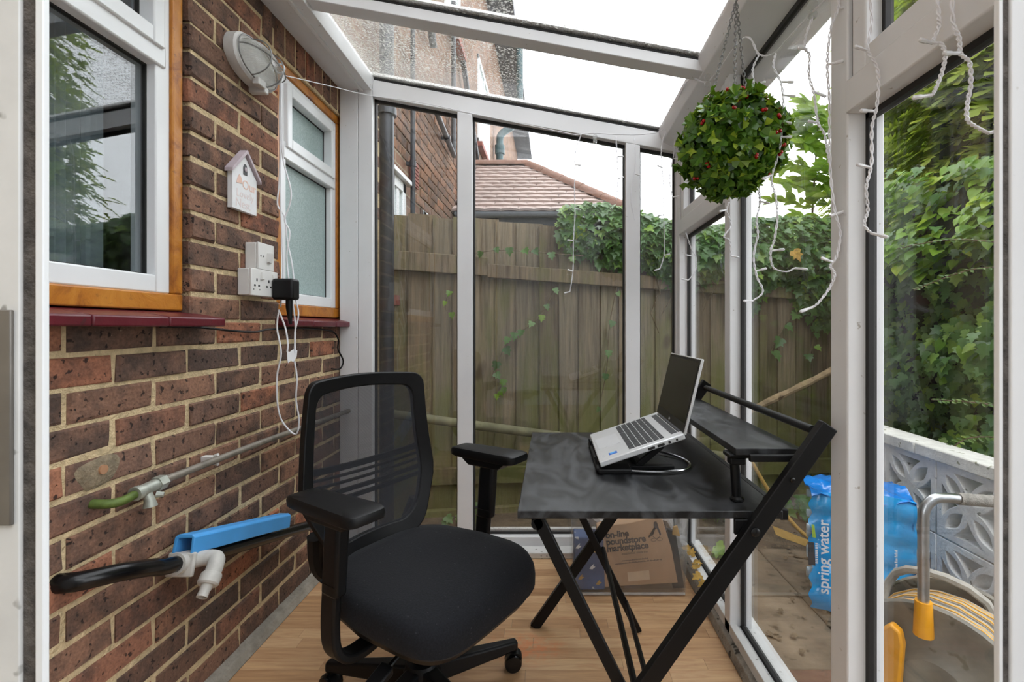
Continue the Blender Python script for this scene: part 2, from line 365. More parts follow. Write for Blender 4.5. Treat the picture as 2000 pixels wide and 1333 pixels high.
# ------------------------------------------------------------------ mesh helpers
class MB:
    def __init__(s): s.v = []; s.f = []
    def add(s, vs, fs):
        n = len(s.v); s.v += [tuple(v) for v in vs]; s.f += [tuple(i+n for i in f) for f in fs]; return s
    def box(s, x0, x1, y0, y1, z0, z1):
        return s.add([(x0,y0,z0),(x1,y0,z0),(x1,y1,z0),(x0,y1,z0),(x0,y0,z1),(x1,y0,z1),(x1,y1,z1),(x0,y1,z1)],
                     [(0,3,2,1),(4,5,6,7),(0,1,5,4),(1,2,6,5),(2,3,7,6),(3,0,4,7)])
    def hexa(s, b, t):
        """bottom quad and top quad (each counter-clockwise from above)"""
        return s.add(list(b)+list(t), [(0,3,2,1),(4,5,6,7),(0,1,5,4),(1,2,6,5),(2,3,7,6),(3,0,4,7)])
    def bar(s, p0, p1, w, h=None, up=(0,0,1)):
        h = w if h is None else h
        p0 = Vector(p0); p1 = Vector(p1); d = (p1-p0).normalized(); up = Vector(up)
        if abs(d.dot(up)) > .98: up = Vector((0,1,0))
        a = d.cross(up).normalized()*w/2; b = a.cross(d).normalized()*h/2
        return s.hexa([p0-a-b,p0+a-b,p1+a-b,p1-a-b],[p0-a+b,p0+a+b,p1+a+b,p1-a+b])
    def tube(s, pts, r, n=8, closed=False, caps=True):
        pts = [Vector(p) for p in pts]; m = len(pts)
        rs = r if isinstance(r, (list, tuple)) else [r]*m
        vs = []; fs = []; prev = None
        for i, p in enumerate(pts):
            if closed: d = pts[(i+1) % m]-pts[i-1]
            else: d = pts[min(i+1, m-1)]-pts[max(i-1, 0)]
            d = d.normalized() if d.length > 1e-9 else Vector((0,0,1))
            if prev is None:
                a = d.cross(Vector((0,0,1)))
                if a.length < .1: a = d.cross(Vector((1,0,0)))
            else: a = prev - d*prev.dot(d)
            a = a.normalized(); prev = a; b = d.cross(a)
            for k in range(n):
                q = 2*PI*k/n; vs.append(p+(a*math.cos(q)+b*math.sin(q))*rs[i])
        for i in range(m if closed else m-1):
            j = (i+1) % m
            for k in range(n):
                l = (k+1) % n; fs.append((i*n+k, i*n+l, j*n+l, j*n+k))
        if caps and not closed:
            fs.append(tuple(range(n))[::-1]); fs.append(tuple((m-1)*n+k for k in range(n)))
        return s.add(vs, fs)
    def lathe(s, prof, n=20, mat=None, cap=True):
        """profile of (radius, height) turned about local z, then placed by mat"""
        mat = mat or Matrix(); vs = []; fs = []
        for r, z in prof:
            for k in range(n):
                q = 2*PI*k/n; vs.append(mat @ Vector((r*math.cos(q), r*math.sin(q), z)))
        for i in range(len(prof)-1):
            for k in range(n):
                l = (k+1) % n; fs.append((i*n+k, i*n+l, (i+1)*n+l, (i+1)*n+k))
        if cap:
            fs.append(tuple(range(n))[::-1]); fs.append(tuple((len(prof)-1)*n+k for k in range(n)))
        return s.add(vs, fs)
    def prism(s, poly, o, ax, ay, dep):
        """2-D polygon placed at o with axes ax, ay and extruded along dep"""
        o = Vector(o); ax = Vector(ax); ay = Vector(ay); dep = Vector(dep); n = len(poly)
        a = [o+ax*x+ay*y for x, y in poly]; b = [p+dep for p in a]
        return s.add(a+b, [tuple(range(n))[::-1], tuple(range(n, 2*n))]+[(i, (i+1) % n, n+(i+1) % n, n+i) for i in range(n)])
    def sphere(s, c, r, nu=10, nv=6, sx=1, sy=1, sz=1):
        vs = [(c[0], c[1], c[2]+r*sz)]; fs = []
        for i in range(1, nv):
            th = PI*i/nv
            for k in range(nu):
                q = 2*PI*k/nu
                vs.append((c[0]+r*sx*math.sin(th)*math.cos(q), c[1]+r*sy*math.sin(th)*math.sin(q), c[2]+r*sz*math.cos(th)))
        vs.append((c[0], c[1], c[2]-r*sz)); e = len(vs)-1
        for k in range(nu): fs.append((0, 1+k, 1+(k+1) % nu))
        for i in range(nv-2):
            for k in range(nu):
                a = 1+i*nu+k; b = 1+i*nu+(k+1) % nu; fs.append((a, a+nu, b+nu, b))
        for k in range(nu): fs.append((e, e-nu+(k+1) % nu, e-nu+k))
        return s.add(vs, fs)
    def mesh(s, name, mat, smooth=True):
        me = bpy.data.meshes.new(name); me.from_pydata(s.v, [], s.f); me.update()
        if smooth:
            me.polygons.foreach_set('use_smooth', [True]*len(me.polygons))
            me.set_sharp_from_angle(angle=math.radians(38))
        me.materials.append(MATS[mat]); return me
    def build(s, name, mat, parent=None, bevel=0, smooth=True, seg=2, subsurf=0, local=False):
        return place(s.mesh(name, mat, smooth), name, parent, bevel, seg, subsurf, local)
def place(me, name, parent=None, bevel=0, seg=2, subsurf=0, local=False, loc=None, rot=None):
    o = bpy.data.objects.new(name, me); C.objects.link(o)
    if loc is not None: o.location = loc
    if rot is not None: o.rotation_euler = rot
    if parent is not None:
        o.parent = parent
        if not local: o.matrix_parent_inverse = parent_matrix(parent).inverted()
    if bevel:
        b = o.modifiers.new('edge', 'BEVEL'); b.width = bevel; b.segments = seg; b.limit_method = 'ANGLE'; b.angle_limit = math.radians(40)
    if subsurf:
        q = o.modifiers.new('soft', 'SUBSURF'); q.levels = q.render_levels = subsurf
    return o
PM = {}
def parent_matrix(p): return PM.get(p.name, Matrix())
def empty(name, loc=(0, 0, 0), rz=0):
    e = bpy.data.objects.new(name, None); C.objects.link(e); e.location = loc; e.rotation_euler = (0, 0, rz); e.empty_display_size = .05
    PM[e.name] = Matrix.Translation(loc) @ Matrix.Rotation(rz, 4, 'Z')
    return e
def tag(o, label=None, cat=None, group=None, kind=None):
    if label: o['label'] = label
    if cat: o['category'] = cat
    if group: o['group'] = group
    if kind: o['kind'] = kind
    return o
def thing(name, label, cat, loc=(0, 0, 0), rz=0, group=None):
    return tag(empty(name, loc, rz), label, cat, group)
def structure(name, mesh_or_none=None, loc=(0, 0, 0), label=None, cat=None):
    e = empty(name, loc) if mesh_or_none is None else mesh_or_none
    e['kind'] = 'structure'
    if label: e['label'] = label
    if cat: e['category'] = cat
    return e
def at(u, v, Y):
    """point at depth Y that lies on the sight line through photo pixel u, v (used to read off real positions)"""
    return Vector(((u-1078)*Y/F, Y, H+(640-v)*Y/F))
def text_mesh(body, size, mat, name, ext=.0004, bold=0, shear=0, align='LEFT', spacing=1.0):
    cu = bpy.data.curves.new(name, 'FONT'); cu.body = body; cu.size = size; cu.extrude = ext; cu.offset = bold; cu.shear = shear
    cu.align_x = align; cu.space_character = spacing; cu.resolution_u = 3
    to = bpy.data.objects.new('tmp', cu); C.objects.link(to)
    dg = bpy.context.evaluated_depsgraph_get(); me = bpy.data.meshes.new_from_object(to.evaluated_get(dg))
    bpy.data.objects.remove(to); bpy.data.curves.remove(cu)
    me.materials.clear(); me.materials.append(MATS[mat]); me.name = name
    return me
def text_obj(body, size, mat, name, mw, parent, **kw):
    me = text_mesh(body, size, mat, name, **kw); me.transform(mw)
    return place(me, name, parent)
def frame_mat(o, ax, ay):
    ax = Vector(ax).normalized(); ay = Vector(ay).normalized(); az = ax.cross(ay)
    return Matrix((( ax.x, ay.x, az.x, o[0]), (ax.y, ay.y, az.y, o[1]), (ax.z, ay.z, az.z, o[2]), (0, 0, 0, 1)))
def fine_print(length, hgt, mat, name, mw, parent, seed=1):
    """a row of tiny illegible print: short strokes of ink with word gaps"""
    q = random.Random(seed); m = MB(); x = 0
    while x < length:
        wl = q.uniform(1.5, 5)*hgt*.55; k = x
        while k < min(x+wl, length):
            sw = hgt*q.uniform(.2, .4); h2 = hgt*q.choice([.6, .6, .95]); m.box(k, k+sw, 0, h2, 0, .0003); k += sw+hgt*.16
        x += wl+hgt*.45
    m.v = [tuple(mw @ Vector(v)) for v in m.v]
    return m.build(name, mat, parent)
def curve_pts(pts, sub=6):
    """Catmull-Rom through the points"""
    P_ = [Vector(p) for p in pts]; out = []
    for i in range(len(P_)-1):
        a = P_[max(i-1, 0)]; b = P_[i]; c = P_[i+1]; d = P_[min(i+2, len(P_)-1)]
        for k in range(sub):
            t = k/sub
            out.append(.5*((2*b)+(c-a)*t+(2*a-5*b+4*c-d)*t*t+(3*b-a-3*c+d)*t**3))
    out.append(P_[-1]); return out

# ================================================================== THE HOUSE WALL, BRICK BY BRICK
XW = -1.0
def brick_mesh(l, hgt, dep, seed, name='brick', mat='brick', face=1):
    """brick lying along y, its face towards +x, with worn uneven arrises"""
    r = random.Random(seed); c = .005; j = lambda a=.0024: r.uniform(-a, a)
    b = MB(); y0, y1, z0, z1 = -l/2, l/2, -hgt/2, hgt/2
    vs = []
    for x, q in ((-dep, 0), (-c, 0), (0, c)):
        for (yy, zz) in ((y0+q, z0+q), (y1-q, z0+q), (y1-q, z1-q), (y0+q, z1-q)):
            vs.append((x+(j() if x > -dep else 0), yy+j(), zz+j()))
    # extra point in the face for slight unevenness
    vs.append((j(.002)+.0005, (y0+y1)/2+j(.02), (z0+z1)/2+j(.008)))
    fs = []
    for a in (0, 4):
        for k in range(4): fs.append((a+k, a+(k+1) % 4, a+4+(k+1) % 4, a+4+k))
    for k in range(4): fs.append((8+k, 8+(k+1) % 4, 12))
    b.add(vs, fs)
    return b.mesh(name, mat, smooth=False)
BM = {}
def brick_at(parent, y0, y1, z0, z1, mat='brick', dep=.10, x=XW, gap=.0062):
    l = round(y1-y0-2*gap, 3); hgt = round(z1-z0-2*gap, 3)
    if l < .012 or hgt < .012: return
    k = (l, hgt, mat, R.randrange(4))
    if k not in BM: BM[k] = brick_mesh(l, hgt, dep, hash(k[:2]) % 999+k[3], 'brick', mat)
    o = bpy.data.objects.new('brick', BM[k]); C.objects.link(o); o.parent = parent
    o.location = (x+R.uniform(-.002, .0025), (y0+y1)/2+R.uniform(-.0012, .0012), (z0+z1)/2+R.uniform(-.0012, .0012))
    o.rotation_euler = (R.uniform(-.006, .006), R.uniform(-.012, .012), R.uniform(-.01, .01))
    return o
W1 = (.40, 1.3375, 1.10, 2.10)      # window openings in the wall: y0, y1, z0, z1
W2 = (1.7875, 2.335, 1.10, 2.055)
mb = MB(); xa, xb = -1.14, XW-.0045
mb.box(xa, xb, -.6, 2.9, -.1, 1.07)
mb.box(xa, xb, -.6, W1[0], 1.07, 2.35)
mb.box(xa, xb, W1[1]+.014, W2[0]-.014, 1.07, 2.35)
mb.box(xa, xb, W2[1], 2.9, 1.07, 2.35)
mb.box(xa, xb, W1[0], W1[1]+.014, W1[3], 2.35)
mb.box(xa, xb, W2[0]-.014, W2[1], W2[3], 2.35)
wall_left = structure('wall_left', mb.build('wall_left', 'mortar', smooth=False), label='brown brick house wall with pale yellow mortar beside the desk chair')
def zrow(k): return .025+.075*k
for k in range(0, 29):
    z0, z1 = zrow(k), zrow(k+1)
    ph = 1.0 if k % 2 else 1.1125
    edges = [ph+.225*i for i in range(-3, 8)]
    spans = [(.66, 2.36)] if k < 14 else [(W1[1], W2[0])]
    if k >= 27: spans = [(W1[1], W2[0]-.11)] if k == 27 else [(W1[1], W2[0]-.0)]
    if z0 >= 2.10: spans = [(.66, W2[0])]
    for (a, b) in spans:
        es = [a]+[e for e in edges if a+.02 < e < b-.02]+[b]
        for e0, e1 in zip(es[:-1], es[1:]): brick_at(wall_left, e0, e1, z0, z1)
# soldier course over the further window
y = W2[0]-.11
while y < 2.36:
    if True: brick_at(wall_left, y, y+.075, 2.06, 2.285)
    y += .075
# upper house wall above the lean-to and the house side beyond it
mb = MB().box(-1.25, -1.008, 2.9, 14.2, -.3, 6.05).box(-1.25, -1.008, -2.5, 2.9, 2.30, 6.05)
wall_house = structure('wall_house', mb.build('wall_house', 'far_brickwork', smooth=False), label='weathered brick side of the house rising beyond the fence')
# single bricks where they can be told apart through the glass
n = 0
for k in range(20, 52):
    z0 = zrow(k)
    ph = 1.0 if k % 2 else 1.1125
    for i in range(6, 24):
        y0 = ph+.225*i; yc = y0+.11
        if yc < 2.62 or yc > 5.6: continue
        u = 1078-F/yc; v = 640-F*(z0+.04-H)/yc
        if not (205 < v < 425 and 725 < u < 905): continue
        if (y0 < 3.56 and y0+.225 > 2.98 and z0 < 2.13): continue
        if n < 295:
            brick_at(wall_house, y0, y0+.225, z0, z0+.075, 'brick_far', .04, x=-1.0); n += 1

# concrete fillet at the foot of the wall
mb = MB().prism([(0, 0), (.045, 0), (.03, .028), (0, .034)], (XW-.006, .3, 0), (1, 0, 0), (0, 0, 1), (0, 1.97, 0))
structure('baseboard_left', mb.build('baseboard_left', 'plinth', bevel=.004), label='grey cement fillet along the foot of the brick wall')

# ------------------------------------------------------------------ floor
mb = MB().box(-1.0, .60, .25, 2.30, -.05, -.003)
floor = structure('floor', mb.build('floor', 'dirt_edge'), label='wood-effect strip floor in light oak')
y = .30; row = 0
PMESH = {}
while y < 2.27:
    x = -1.0-R.uniform(0, .45); wd = .052
    while x < .60:
        L = R.choice([.26, .34, .44, .54])
        a, b = max(x, -.985), min(x+L, .585)
        if b-a > .02:
            me = MB().box(a+.0004, b-.0004, y+.0004, min(y+wd, 2.27)-.0004, -.004, 0).mesh('plank', 'floor_plank', False)
            o = bpy.data.objects.new('plank', me); C.objects.link(o); o.parent = floor
        x += L
    y += wd; row += 1

# ------------------------------------------------------------------ garden ground
gz = -.07
mb = MB().box(-8, 12, -8, 20, -.4, gz-.03)
ground = structure('ground', mb.build('ground', 'soil', smooth=False), label='bare brown earth of the garden beyond the glass')
for i in range(7):
    for j in range(5):
        x0 = .74+.34*i*.9; y0 = .72+.44*j
        if x0 > 1.6 or y0 > 2.25: continue
        m_ = 'slab_red' if (i+j) % 2 == 1 and 0 < j < 2 else 'slab'
        me = MB().box(x0+.002, x0+.304, y0+.002, y0+.438, gz-.05, gz+R.uniform(-.004, .004)).mesh('paving_slab', m_)
        place(me, 'paving_slab', ground, bevel=.006)

# ================================================================== WINDOWS IN THE HOUSE WALL
def house_window(n, Y0, Y1, Z0, Z1, zt0, zt1, lower, upper, label, xoff=0):
    e = structure('window_%d' % n, None, (XW-.03, (Y0+Y1)/2, Z0), label)
    tw = .036
    # timber surround
    m = MB().box(-1.10, -1.014, Y0, Y1, Z0, Z0+.045); m.build('timber_sill_rail', 'orange_timber', e, bevel=.004)
    for (a, b) in ((Y0, Y0+tw), (Y1-tw, Y1)):
        MB().box(-1.10, -1.014, a, b, Z0+.045, Z1-tw).build('timber_jamb', 'orange_timber', e, bevel=.004)
    MB().box(-1.10, -1.014, Y0, Y1, Z1-tw, Z1).build('timber_head', 'orange_timber', e, bevel=.004)
    # white plastic frame
    a0, a1, b0, b1 = Y0+tw, Y1-tw, Z0+.045, Z1-tw; f = .046
    m = MB().box(-1.09, -1.022, a0, a0+f, b0, b1).box(-1.09, -1.022, a1-f, a1, b0, b1).box(-1.09, -1.022, a0+f, a1-f, b0, b0+f).box(-1.09, -1.022, a0+f, a1-f, b1-f, b1)
    m.build('white_frame', 'upvc', e, bevel=.004)
    MB().box(-1.085, -1.016, a0+f*.4, a1-f*.4, zt0, zt1).build('transom', 'upvc', e, bevel=.005)
    # opening sash of the top light
    g = .022
    m = MB().box(-1.07, -1.008, a0+f*.7, a0+f+g, zt1-.02, b1-f*.6).box(-1.07, -1.008, a1-f-g, a1-f*.7, zt1-.02, b1-f*.6).box(-1.07, -1.008, a0+f+g, a1-f-g, zt1-.02, zt1+g).box(-1.07, -1.008, a0+f+g, a1-f-g, b1-f-g, b1-f*.6)
    sash = m.build('top_light_sash', 'upvc', e, bevel=.004)
    # gaskets and panes
    def pane(y0, y1, z0, z1, mat, nm, par=None):
        q = .004
        gk = MB().box(-1.058, -1.046, y0-.002, y0+q, z0, z1).box(-1.058, -1.046, y1-q, y1+.002, z0, z1).box(-1.058, -1.046, y0, y1, z0-.002, z0+q).box(-1.058, -1.046, y0, y1, z1-q, z1+.002)
        gk.build('gasket', 'gasket', e)
        MB().box(-1.056, -1.050, y0, y1, z0, z1).build(nm, mat, e, smooth=False)
    pane(a0+f, a1-f, b0+f, zt0, lower, 'pane'); pane(a0+f+g, a1-f-g, zt1+g, b1-f-g, upper, 'top_pane')
    return e
house_window(1, *W1[:2], W1[2], W1[3], 1.735, 1.80, 'window_glass', 'window_glass', 'white window with orange timber surround and dark glass reflecting greenery')
house_window(2, *W2[:2], W2[2], W2[3], 1.70, 1.765, 'frosted_glass', 'frosted_glass', 'frosted white window in orange timber next to the corner post')
# dim room behind the clear window
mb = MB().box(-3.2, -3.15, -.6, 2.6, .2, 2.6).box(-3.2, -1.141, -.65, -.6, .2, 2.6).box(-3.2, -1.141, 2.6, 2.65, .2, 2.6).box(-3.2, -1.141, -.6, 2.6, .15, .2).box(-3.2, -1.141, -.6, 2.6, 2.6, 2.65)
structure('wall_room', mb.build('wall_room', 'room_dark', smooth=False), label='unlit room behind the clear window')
m = MB(); N = 28
for i in range(N):
    y0 = 1.075+.17*i/N; y1 = 1.075+.17*(i+1)/N
    xo0 = -1.15+.008*math.sin(i*1.9); xo1 = -1.15+.008*math.sin((i+1)*1.9)
    m.add([(xo0, y0, .95), (xo1, y1, .95), (xo1, y1, 2.2), (xo0, y0, 2.2), (xo0-.003, y0, .95), (xo1-.003, y1, .95), (xo1-.003, y1, 2.2), (xo0-.003, y0, 2.2)], [(0,1,2,3), (7,6,5,4), (0,4,5,1), (3,2,6,7)])
tag(m.build('curtain', 'curtain'), 'pale grey net curtain hanging behind the clear window', 'curtain')
# red painted sills: clay sill tiles
def sill(n, ys, x1, label):
    e = structure('trim_%d' % n, None, (XW, ys[0], 1.07), label)
    for i, (a, b) in enumerate(zip(ys[:-1], ys[1:])):
        dz = R.uniform(-.002, .002); dx = R.uniform(-.004, .004)
        m = MB().hexa([(-1.05, a, 1.066+dz), (x1+dx, a, 1.058+dz), (x1+dx, b, 1.058+dz), (-1.05, b, 1.066+dz)], [(-1.05, a, 1.103+dz), (x1+dx, a, 1.082+dz), (x1+dx, b, 1.082+dz), (-1.05, b, 1.103+dz)])
        m.build('sill_tile', 'red_paint', e, bevel=.004)
sill(1, [.60, .79, .98, 1.175, 1.375], -.925, 'dark red painted tile sill under the clear window')
sill(2, [1.765, 1.955, 2.15, 2.305], -.955, 'short dark red painted sill under the frosted window')

# ================================================================== LEAN-TO FRAME
def zg(x): return H+1.02-.184*x           # roof glass, falling away from the house
YB, XR = 2.29, .588                       # inner faces of the end screen and of the side screen
# --- end screen
e = structure('window_3', None, (-.2, YB, 0), 'white-framed glass end screen looking onto the fence')
def vpost(x0, x1, nm, y0=YB, y1=YB+.07, z0=.06, top=.05):
    MB().hexa([(x0, y0, z0), (x1, y0, z0), (x1, y1, z0), (x0, y1, z0)], [(x0, y0, zg(x0)-top), (x1, y0, zg(x1)-top), (x1, y1, zg(x1)-top), (x0, y1, zg(x0)-top)]).build(nm, 'white_frame', e, bevel=.003)
vpost(-1.0, -.915, 'corner_post', z0=0); vpost(-.914, -.846, 'post', z0=0)
vpost(-.446, -.376, 'mullion', z0=.068, top=.085); vpost(.347, .415, 'mullion', z0=.068, top=.085); vpost(.585, .66, 'corner_post', z0=0, y0=YB+.004)
MB().hexa([(-.846, YB, zg(-.846)-.085), (.60, YB, zg(.60)-.085), (.60, YB+.07, zg(.6)-.085), (-.846, YB+.07, zg(-.846)-.085)], [(-.846, YB, zg(-.846)-.008), (.60, YB, zg(.6)-.008), (.60, YB+.07, zg(.6)-.008), (-.846, YB+.07, zg(-.846)-.008)]).build('head_rail', 'white_frame', e, bevel=.003)
MB().box(-.846, .585, YB, YB+.07, .0, .068).build('bottom_rail', 'white_frame', e, bevel=.003)
for (a, b) in ((-.846, -.446), (-.376, .347), (.415, .585)):
    za, zb = zg(a)-.085, zg(b)-.085; q = .008; y0, y1 = YB+.036, YB+.050
    m = MB().box(a, a+q, y0-.004, y1, .068, za).box(b-q, b, y0-.004, y1, .068, zb).box(a, b, y0-.004, y1, .068, .078)
    m.hexa([(a, y0-.004, za-.014), (b, y0-.004, zb-.014), (b, y1, zb-.014), (a, y1, za-.014)], [(a, y0-.004, za), (b, y0-.004, zb), (b, y1, zb), (a, y1, za)])
    m.build('gasket', 'gasket', e)
    MB().hexa([(a, y0, .068), (b, y0, .068), (b, y0+.006, .068), (a, y0+.006, .068)], [(a, y0, za), (b, y0, zb), (b, y0+.006, zb), (a, y0+.006, za)]).build('pane', 'glass', e, smooth=False)
    MB().box(a, b, YB+.052, YB+.075, .06, .085).build('outer_bead', 'dirty_white', e)
m = MB().box(-.96, .575, 2.215, YB, 0, .028)
structure('baseboard_back', m.build('baseboard_back', 'dirty_white', bevel=.004), label='grubby white base strip under the end screen')
# --- side screen
e = structure('window_4', None, (XR, 1.3, 0), 'white-framed glass side screen looking onto the garden')
XO = .662
posts = [(.36, .44), (.968, 1.027), (1.61, 1.6576), (2.243, 2.293)]
for a, b in posts: MB().box(XR, XO, a, b, .0, H+.86).build('post', 'white_frame', e, bevel=.003)
MB().box(XR, .612, .36, 2.29, .0, .072).box(.612, .632, .36, 2.29, .0, .064).box(.632, XO+.03, .36, 2.29, -.07, .056).build('bottom_rail', 'dirty_white', e, bevel=.002)
MB().box(.622, .634, .44, 2.243, .058, .0665).build('sill_gasket', 'gasket', e)
bays = [(.44, .968, True), (1.027, 1.61, False), (1.6576, 2.243, True)]
zt0, zt1 = H+.425, H+.49
for a, b, tr in bays:
    tops = [(.066, zt0), (zt1+.045, H+.80)] if tr else [(.066, H+.83)]
    if tr:
        MB().box(XR-.004, XO, a, b, zt0, zt1).build('transom', 'white_frame', e, bevel=.003)
        # opening top light
        s0, s1, g = zt1+.002, H+.845, .040
        m = MB().box(XR+.004, XR+.05, a+.008, a+.008+g, s0, s1).box(XR+.004, XR+.05, b-.008-g, b-.008, s0, s1).box(XR+.004, XR+.05, a+.008+g, b-.008-g, s0, s0+g).box(XR+.004, XR+.05, a+.008+g, b-.008-g, s1-g, s1)
        m.build('top_light_sash', 'white_frame', e, bevel=.004)
        MB().box(XR+.010, XR+.02, a, a+.0085, s0, s1).box(XR+.010, XR+.02, b-.0085, b, s0, s1).build('sash_seal', 'gasket', e)
    for i, (z0, z1) in enumerate(tops):
        aa, bb = (a, b) if i == 0 else (a+.048, b-.048)
        q = .010
        m = MB().box(.624, .640, aa, aa+q, z0, z1).box(.624, .640, bb-q, bb, z0, z1).box(.624, .640, aa, bb, z1-.012, z1).box(.624, .640, aa, bb, z0, z0+.006)
        m.build('gasket', 'gasket', e)
        MB().box(.629, .635, aa, bb, z0, z1).build('pane', 'glass_side', e, smooth=False)
m = MB().prism([(0, 0), (.026, 0), (.026, .04), (.008, .034)], (XR-.022, .3, 0), (1, 0, 0), (0, 0, 1), (0, 1.95, 0))
structure('baseboard_right', m.build('baseboard_right', 'dirt_edge', bevel=.004), label='dirt-stained base strip under the side screen')
# --- eaves beam
prof = [(.504, H+.918), (.520, H+.875), (.588, H+.84), (.624, H+.835), (.632, H+.83), (.70, H+.785), (.72, H+.80), (.72, H+.93), (.52, H+.945), (.504, H+.94)]
m = MB().prism(prof, (0, .28, 0), (1, 0, 0), (0, 0, 1), (0, 2.14, 0))
tb = structure('trim_3', m.build('trim_3', 'white_frame', bevel=.003), label='white eaves beam over the side screen with roof bars ending on it')
MB().box(.625, .636, .3, 2.28, H+.822, H+.834).build('eaves_gasket', 'gasket', tb)
# --- plate on the house wall
prof = [(-1.0, H+1.123), (-.905, H+1.121), (-.905, H+1.112), (-.890, H+1.112), (-.890, H+1.119), (-.851, H+1.118), (-.838, H+1.166), (-.85, H+1.20), (-1.0, H+1.24)]
m = MB().prism(prof, (0, .28, 0), (1, 0, 0), (0, 0, 1), (0, 2.09, 0))
structure('trim_4', m.build('trim_4', 'white_frame', bevel=.002), label='white wall plate where the glass roof meets the bricks')
# --- glass roof
e = structure('ceiling', None, (-.15, 1.3, H+1.0), 'sloping glass roof with white bars')
def roofbar(y0, y1, dz=.045, nm='roof_bar'):
    a, b = -.86, .53
    MB().hexa([(a, y0, zg(a)-dz), (b, y0, zg(b)-dz), (b, y1, zg(b)-dz), (a, y1, zg(a)-dz)], [(a, y0, zg(a)-.006), (b, y0, zg(b)-.006), (b, y1, zg(b)-.006), (a, y1, zg(a)-.006)]).build(nm, 'white_frame', e, bevel=.003)
    MB().hexa([(a, y0+.004, zg(a)-.006), (b, y0+.004, zg(b)-.006), (b, y1-.004, zg(b)-.006), (a, y1-.004, zg(a)-.006)], [(a, y0+.004, zg(a)+.004), (b, y0+.004, zg(b)+.004), (b, y1-.004, zg(b)+.004), (a, y1-.004, zg(a)+.004)]).build('bar_gasket', 'gasket', e)
    MB().hexa([(a, y0-.012, zg(a)+.012), (b, y0-.012, zg(b)+.012), (b, y1+.012, zg(b)+.012), (a, y1+.012, zg(a)+.012)], [(a, y0+.002, zg(a)+.03), (b, y0+.002, zg(b)+.03), (b, y1-.002, zg(b)+.03), (a, y1-.002, zg(a)+.03)]).build('bar_cap', 'dirty_white', e)
roofbar(1.672, 1.737); roofbar(1.03, 1.095); roofbar(.36, .43); roofbar(YB+.001, YB+.055, .02)
for y0, y1 in ((.395, 1.0625), (1.0625, 1.7045), (1.7045, 2.33)):
    a, b = -.87, .58
    MB().hexa([(a, y0, zg(a)+.004), (b, y0, zg(b)+.004), (b, y1, zg(b)+.004), (a, y1, zg(a)+.004)], [(a, y0, zg(a)+.010), (b, y0, zg(b)+.010), (b, y1, zg(b)+.010), (a, y1, zg(a)+.010)]).build('pane', 'roof_glass', e, smooth=False)
# --- door frame the view looks through
e = structure('door_1', None, (0, .45, 0), 'white sliding door frame with dark brush seals at both edges of the view')
z1 = H+.95
ya, yb = .444, .450
MB().box(-.60, -.4863, ya, yb, 0, z1).box(-.62, -.545, yb, .50, 0, z1).build('jamb', 'dirty_white', e, bevel=.0012)
MB().box(-.4861, -.4722, ya+.003, yb, 0, z1).build('brush_seal', 'brush_seal', e)
MB().box(-.4720, -.4645, ya, yb, 0, z1).build('jamb_lip', 'upvc', e, bevel=.001)
lpl = MB().box(-.530, -.4906, ya-.0035, ya, .875, 1.071).build('latch_plate', 'latch_plate', e, bevel=.001)
for zz in (.90, 1.045): MB().lathe([(.004, 0), (.004, .001), (.002, .0015)], 12, Matrix.Translation((-.510, ya-.0035, zz)) @ Matrix.Rotation(PI/2, 4, 'X')).build('screw', 'steel', lpl)
MB().box(.4083, .4123, ya, yb, 0, z1).build('jamb_lip', 'white_frame', e, bevel=.001)
MB().box(.4125, .4195, ya+.003, yb, 0, z1).build('brush_seal', 'brush_seal', e)
MB().box(.4197, .56, ya, yb, 0, z1).build('jamb', 'white_frame', e, bevel=.0012)
MB().box(-.60, .56, .44, .50, z1, z1+.06).build('head', 'white_frame', e, bevel=.002)
m = MB().box(-1.0, -.60, .42, .50, 0, H+1.15)
structure('wall_front', m.build('wall_front', 'white_frame'), label='white panel beside the door')

# ================================================================== OUTSIDE: FENCE
def fy(x): return 2.95+.17*(x+1.0)                 # line of the fence
def ftop(x): return 1.752-.037*(x+1.0)
fence = thing('garden_fence', 'weathered overlapping board fence with mossy lower half behind the end screen', 'fence', (.8, fy(.8), gz))
x = -.995; i = 0
while x < 3.6:
    wd = R.choice([.118, .125, .132, .145]); t_ = R.uniform(-.006, .006); zt = ftop(x)+R.uniform(-.012, .012); dy = R.uniform(-.004, .004)
    a, b = x, x+wd+.02
    MB().hexa([(a+t_, fy(a)+dy, -.3), (b+t_, fy(b)+.020+dy, -.3), (b+t_, fy(b)+.026+dy, -.3), (a+t_, fy(a)+.024+dy, -.3)],
              [(a, fy(a)+dy, zt), (b, fy(b)+.020+dy, zt), (b, fy(b)+.026+dy, zt), (a, fy(a)+.024+dy, zt)]).build('fence_board', 'fence_board', fence, smooth=False)
    x += wd; i += 1
def rail(x0, x1, zl, zr, hgt, nm='fence_rail'):
    MB().hexa([(x0, fy(x0)-.045, zl), (x1, fy(x1)-.045, zr), (x1, fy(x1)-.002, zr), (x0, fy(x0)-.002, zl)],
              [(x0, fy(x0)-.045, zl+hgt), (x1, fy(x1)-.045, zr+hgt), (x1, fy(x1)-.002, zr+hgt), (x0, fy(x0)-.002, zl+hgt)]).build(nm, 'fence_board', fence, bevel=.004)
rail(-.995, -.40, 1.405, 1.375, .115); rail(-.40, 3.4, 1.365, 1.16, .085)
rail(-.995, 3.4, .10, .0, .10)
rail(-.995, 3.4, -.28, -.30, .22, 'gravel_board')
# pole lying against the fence
m = MB().tube([(-.95, 2.87, .545), (-.6, 2.90, .49), (.1, 3.03, .37), (1.25, 3.22, .19)], [.026, .027, .028, .028], 10)
tag(m.build('mossy_pole', 'mossy_pole'), 'round mossy pole lying slantwise against the lower fence', 'pole')

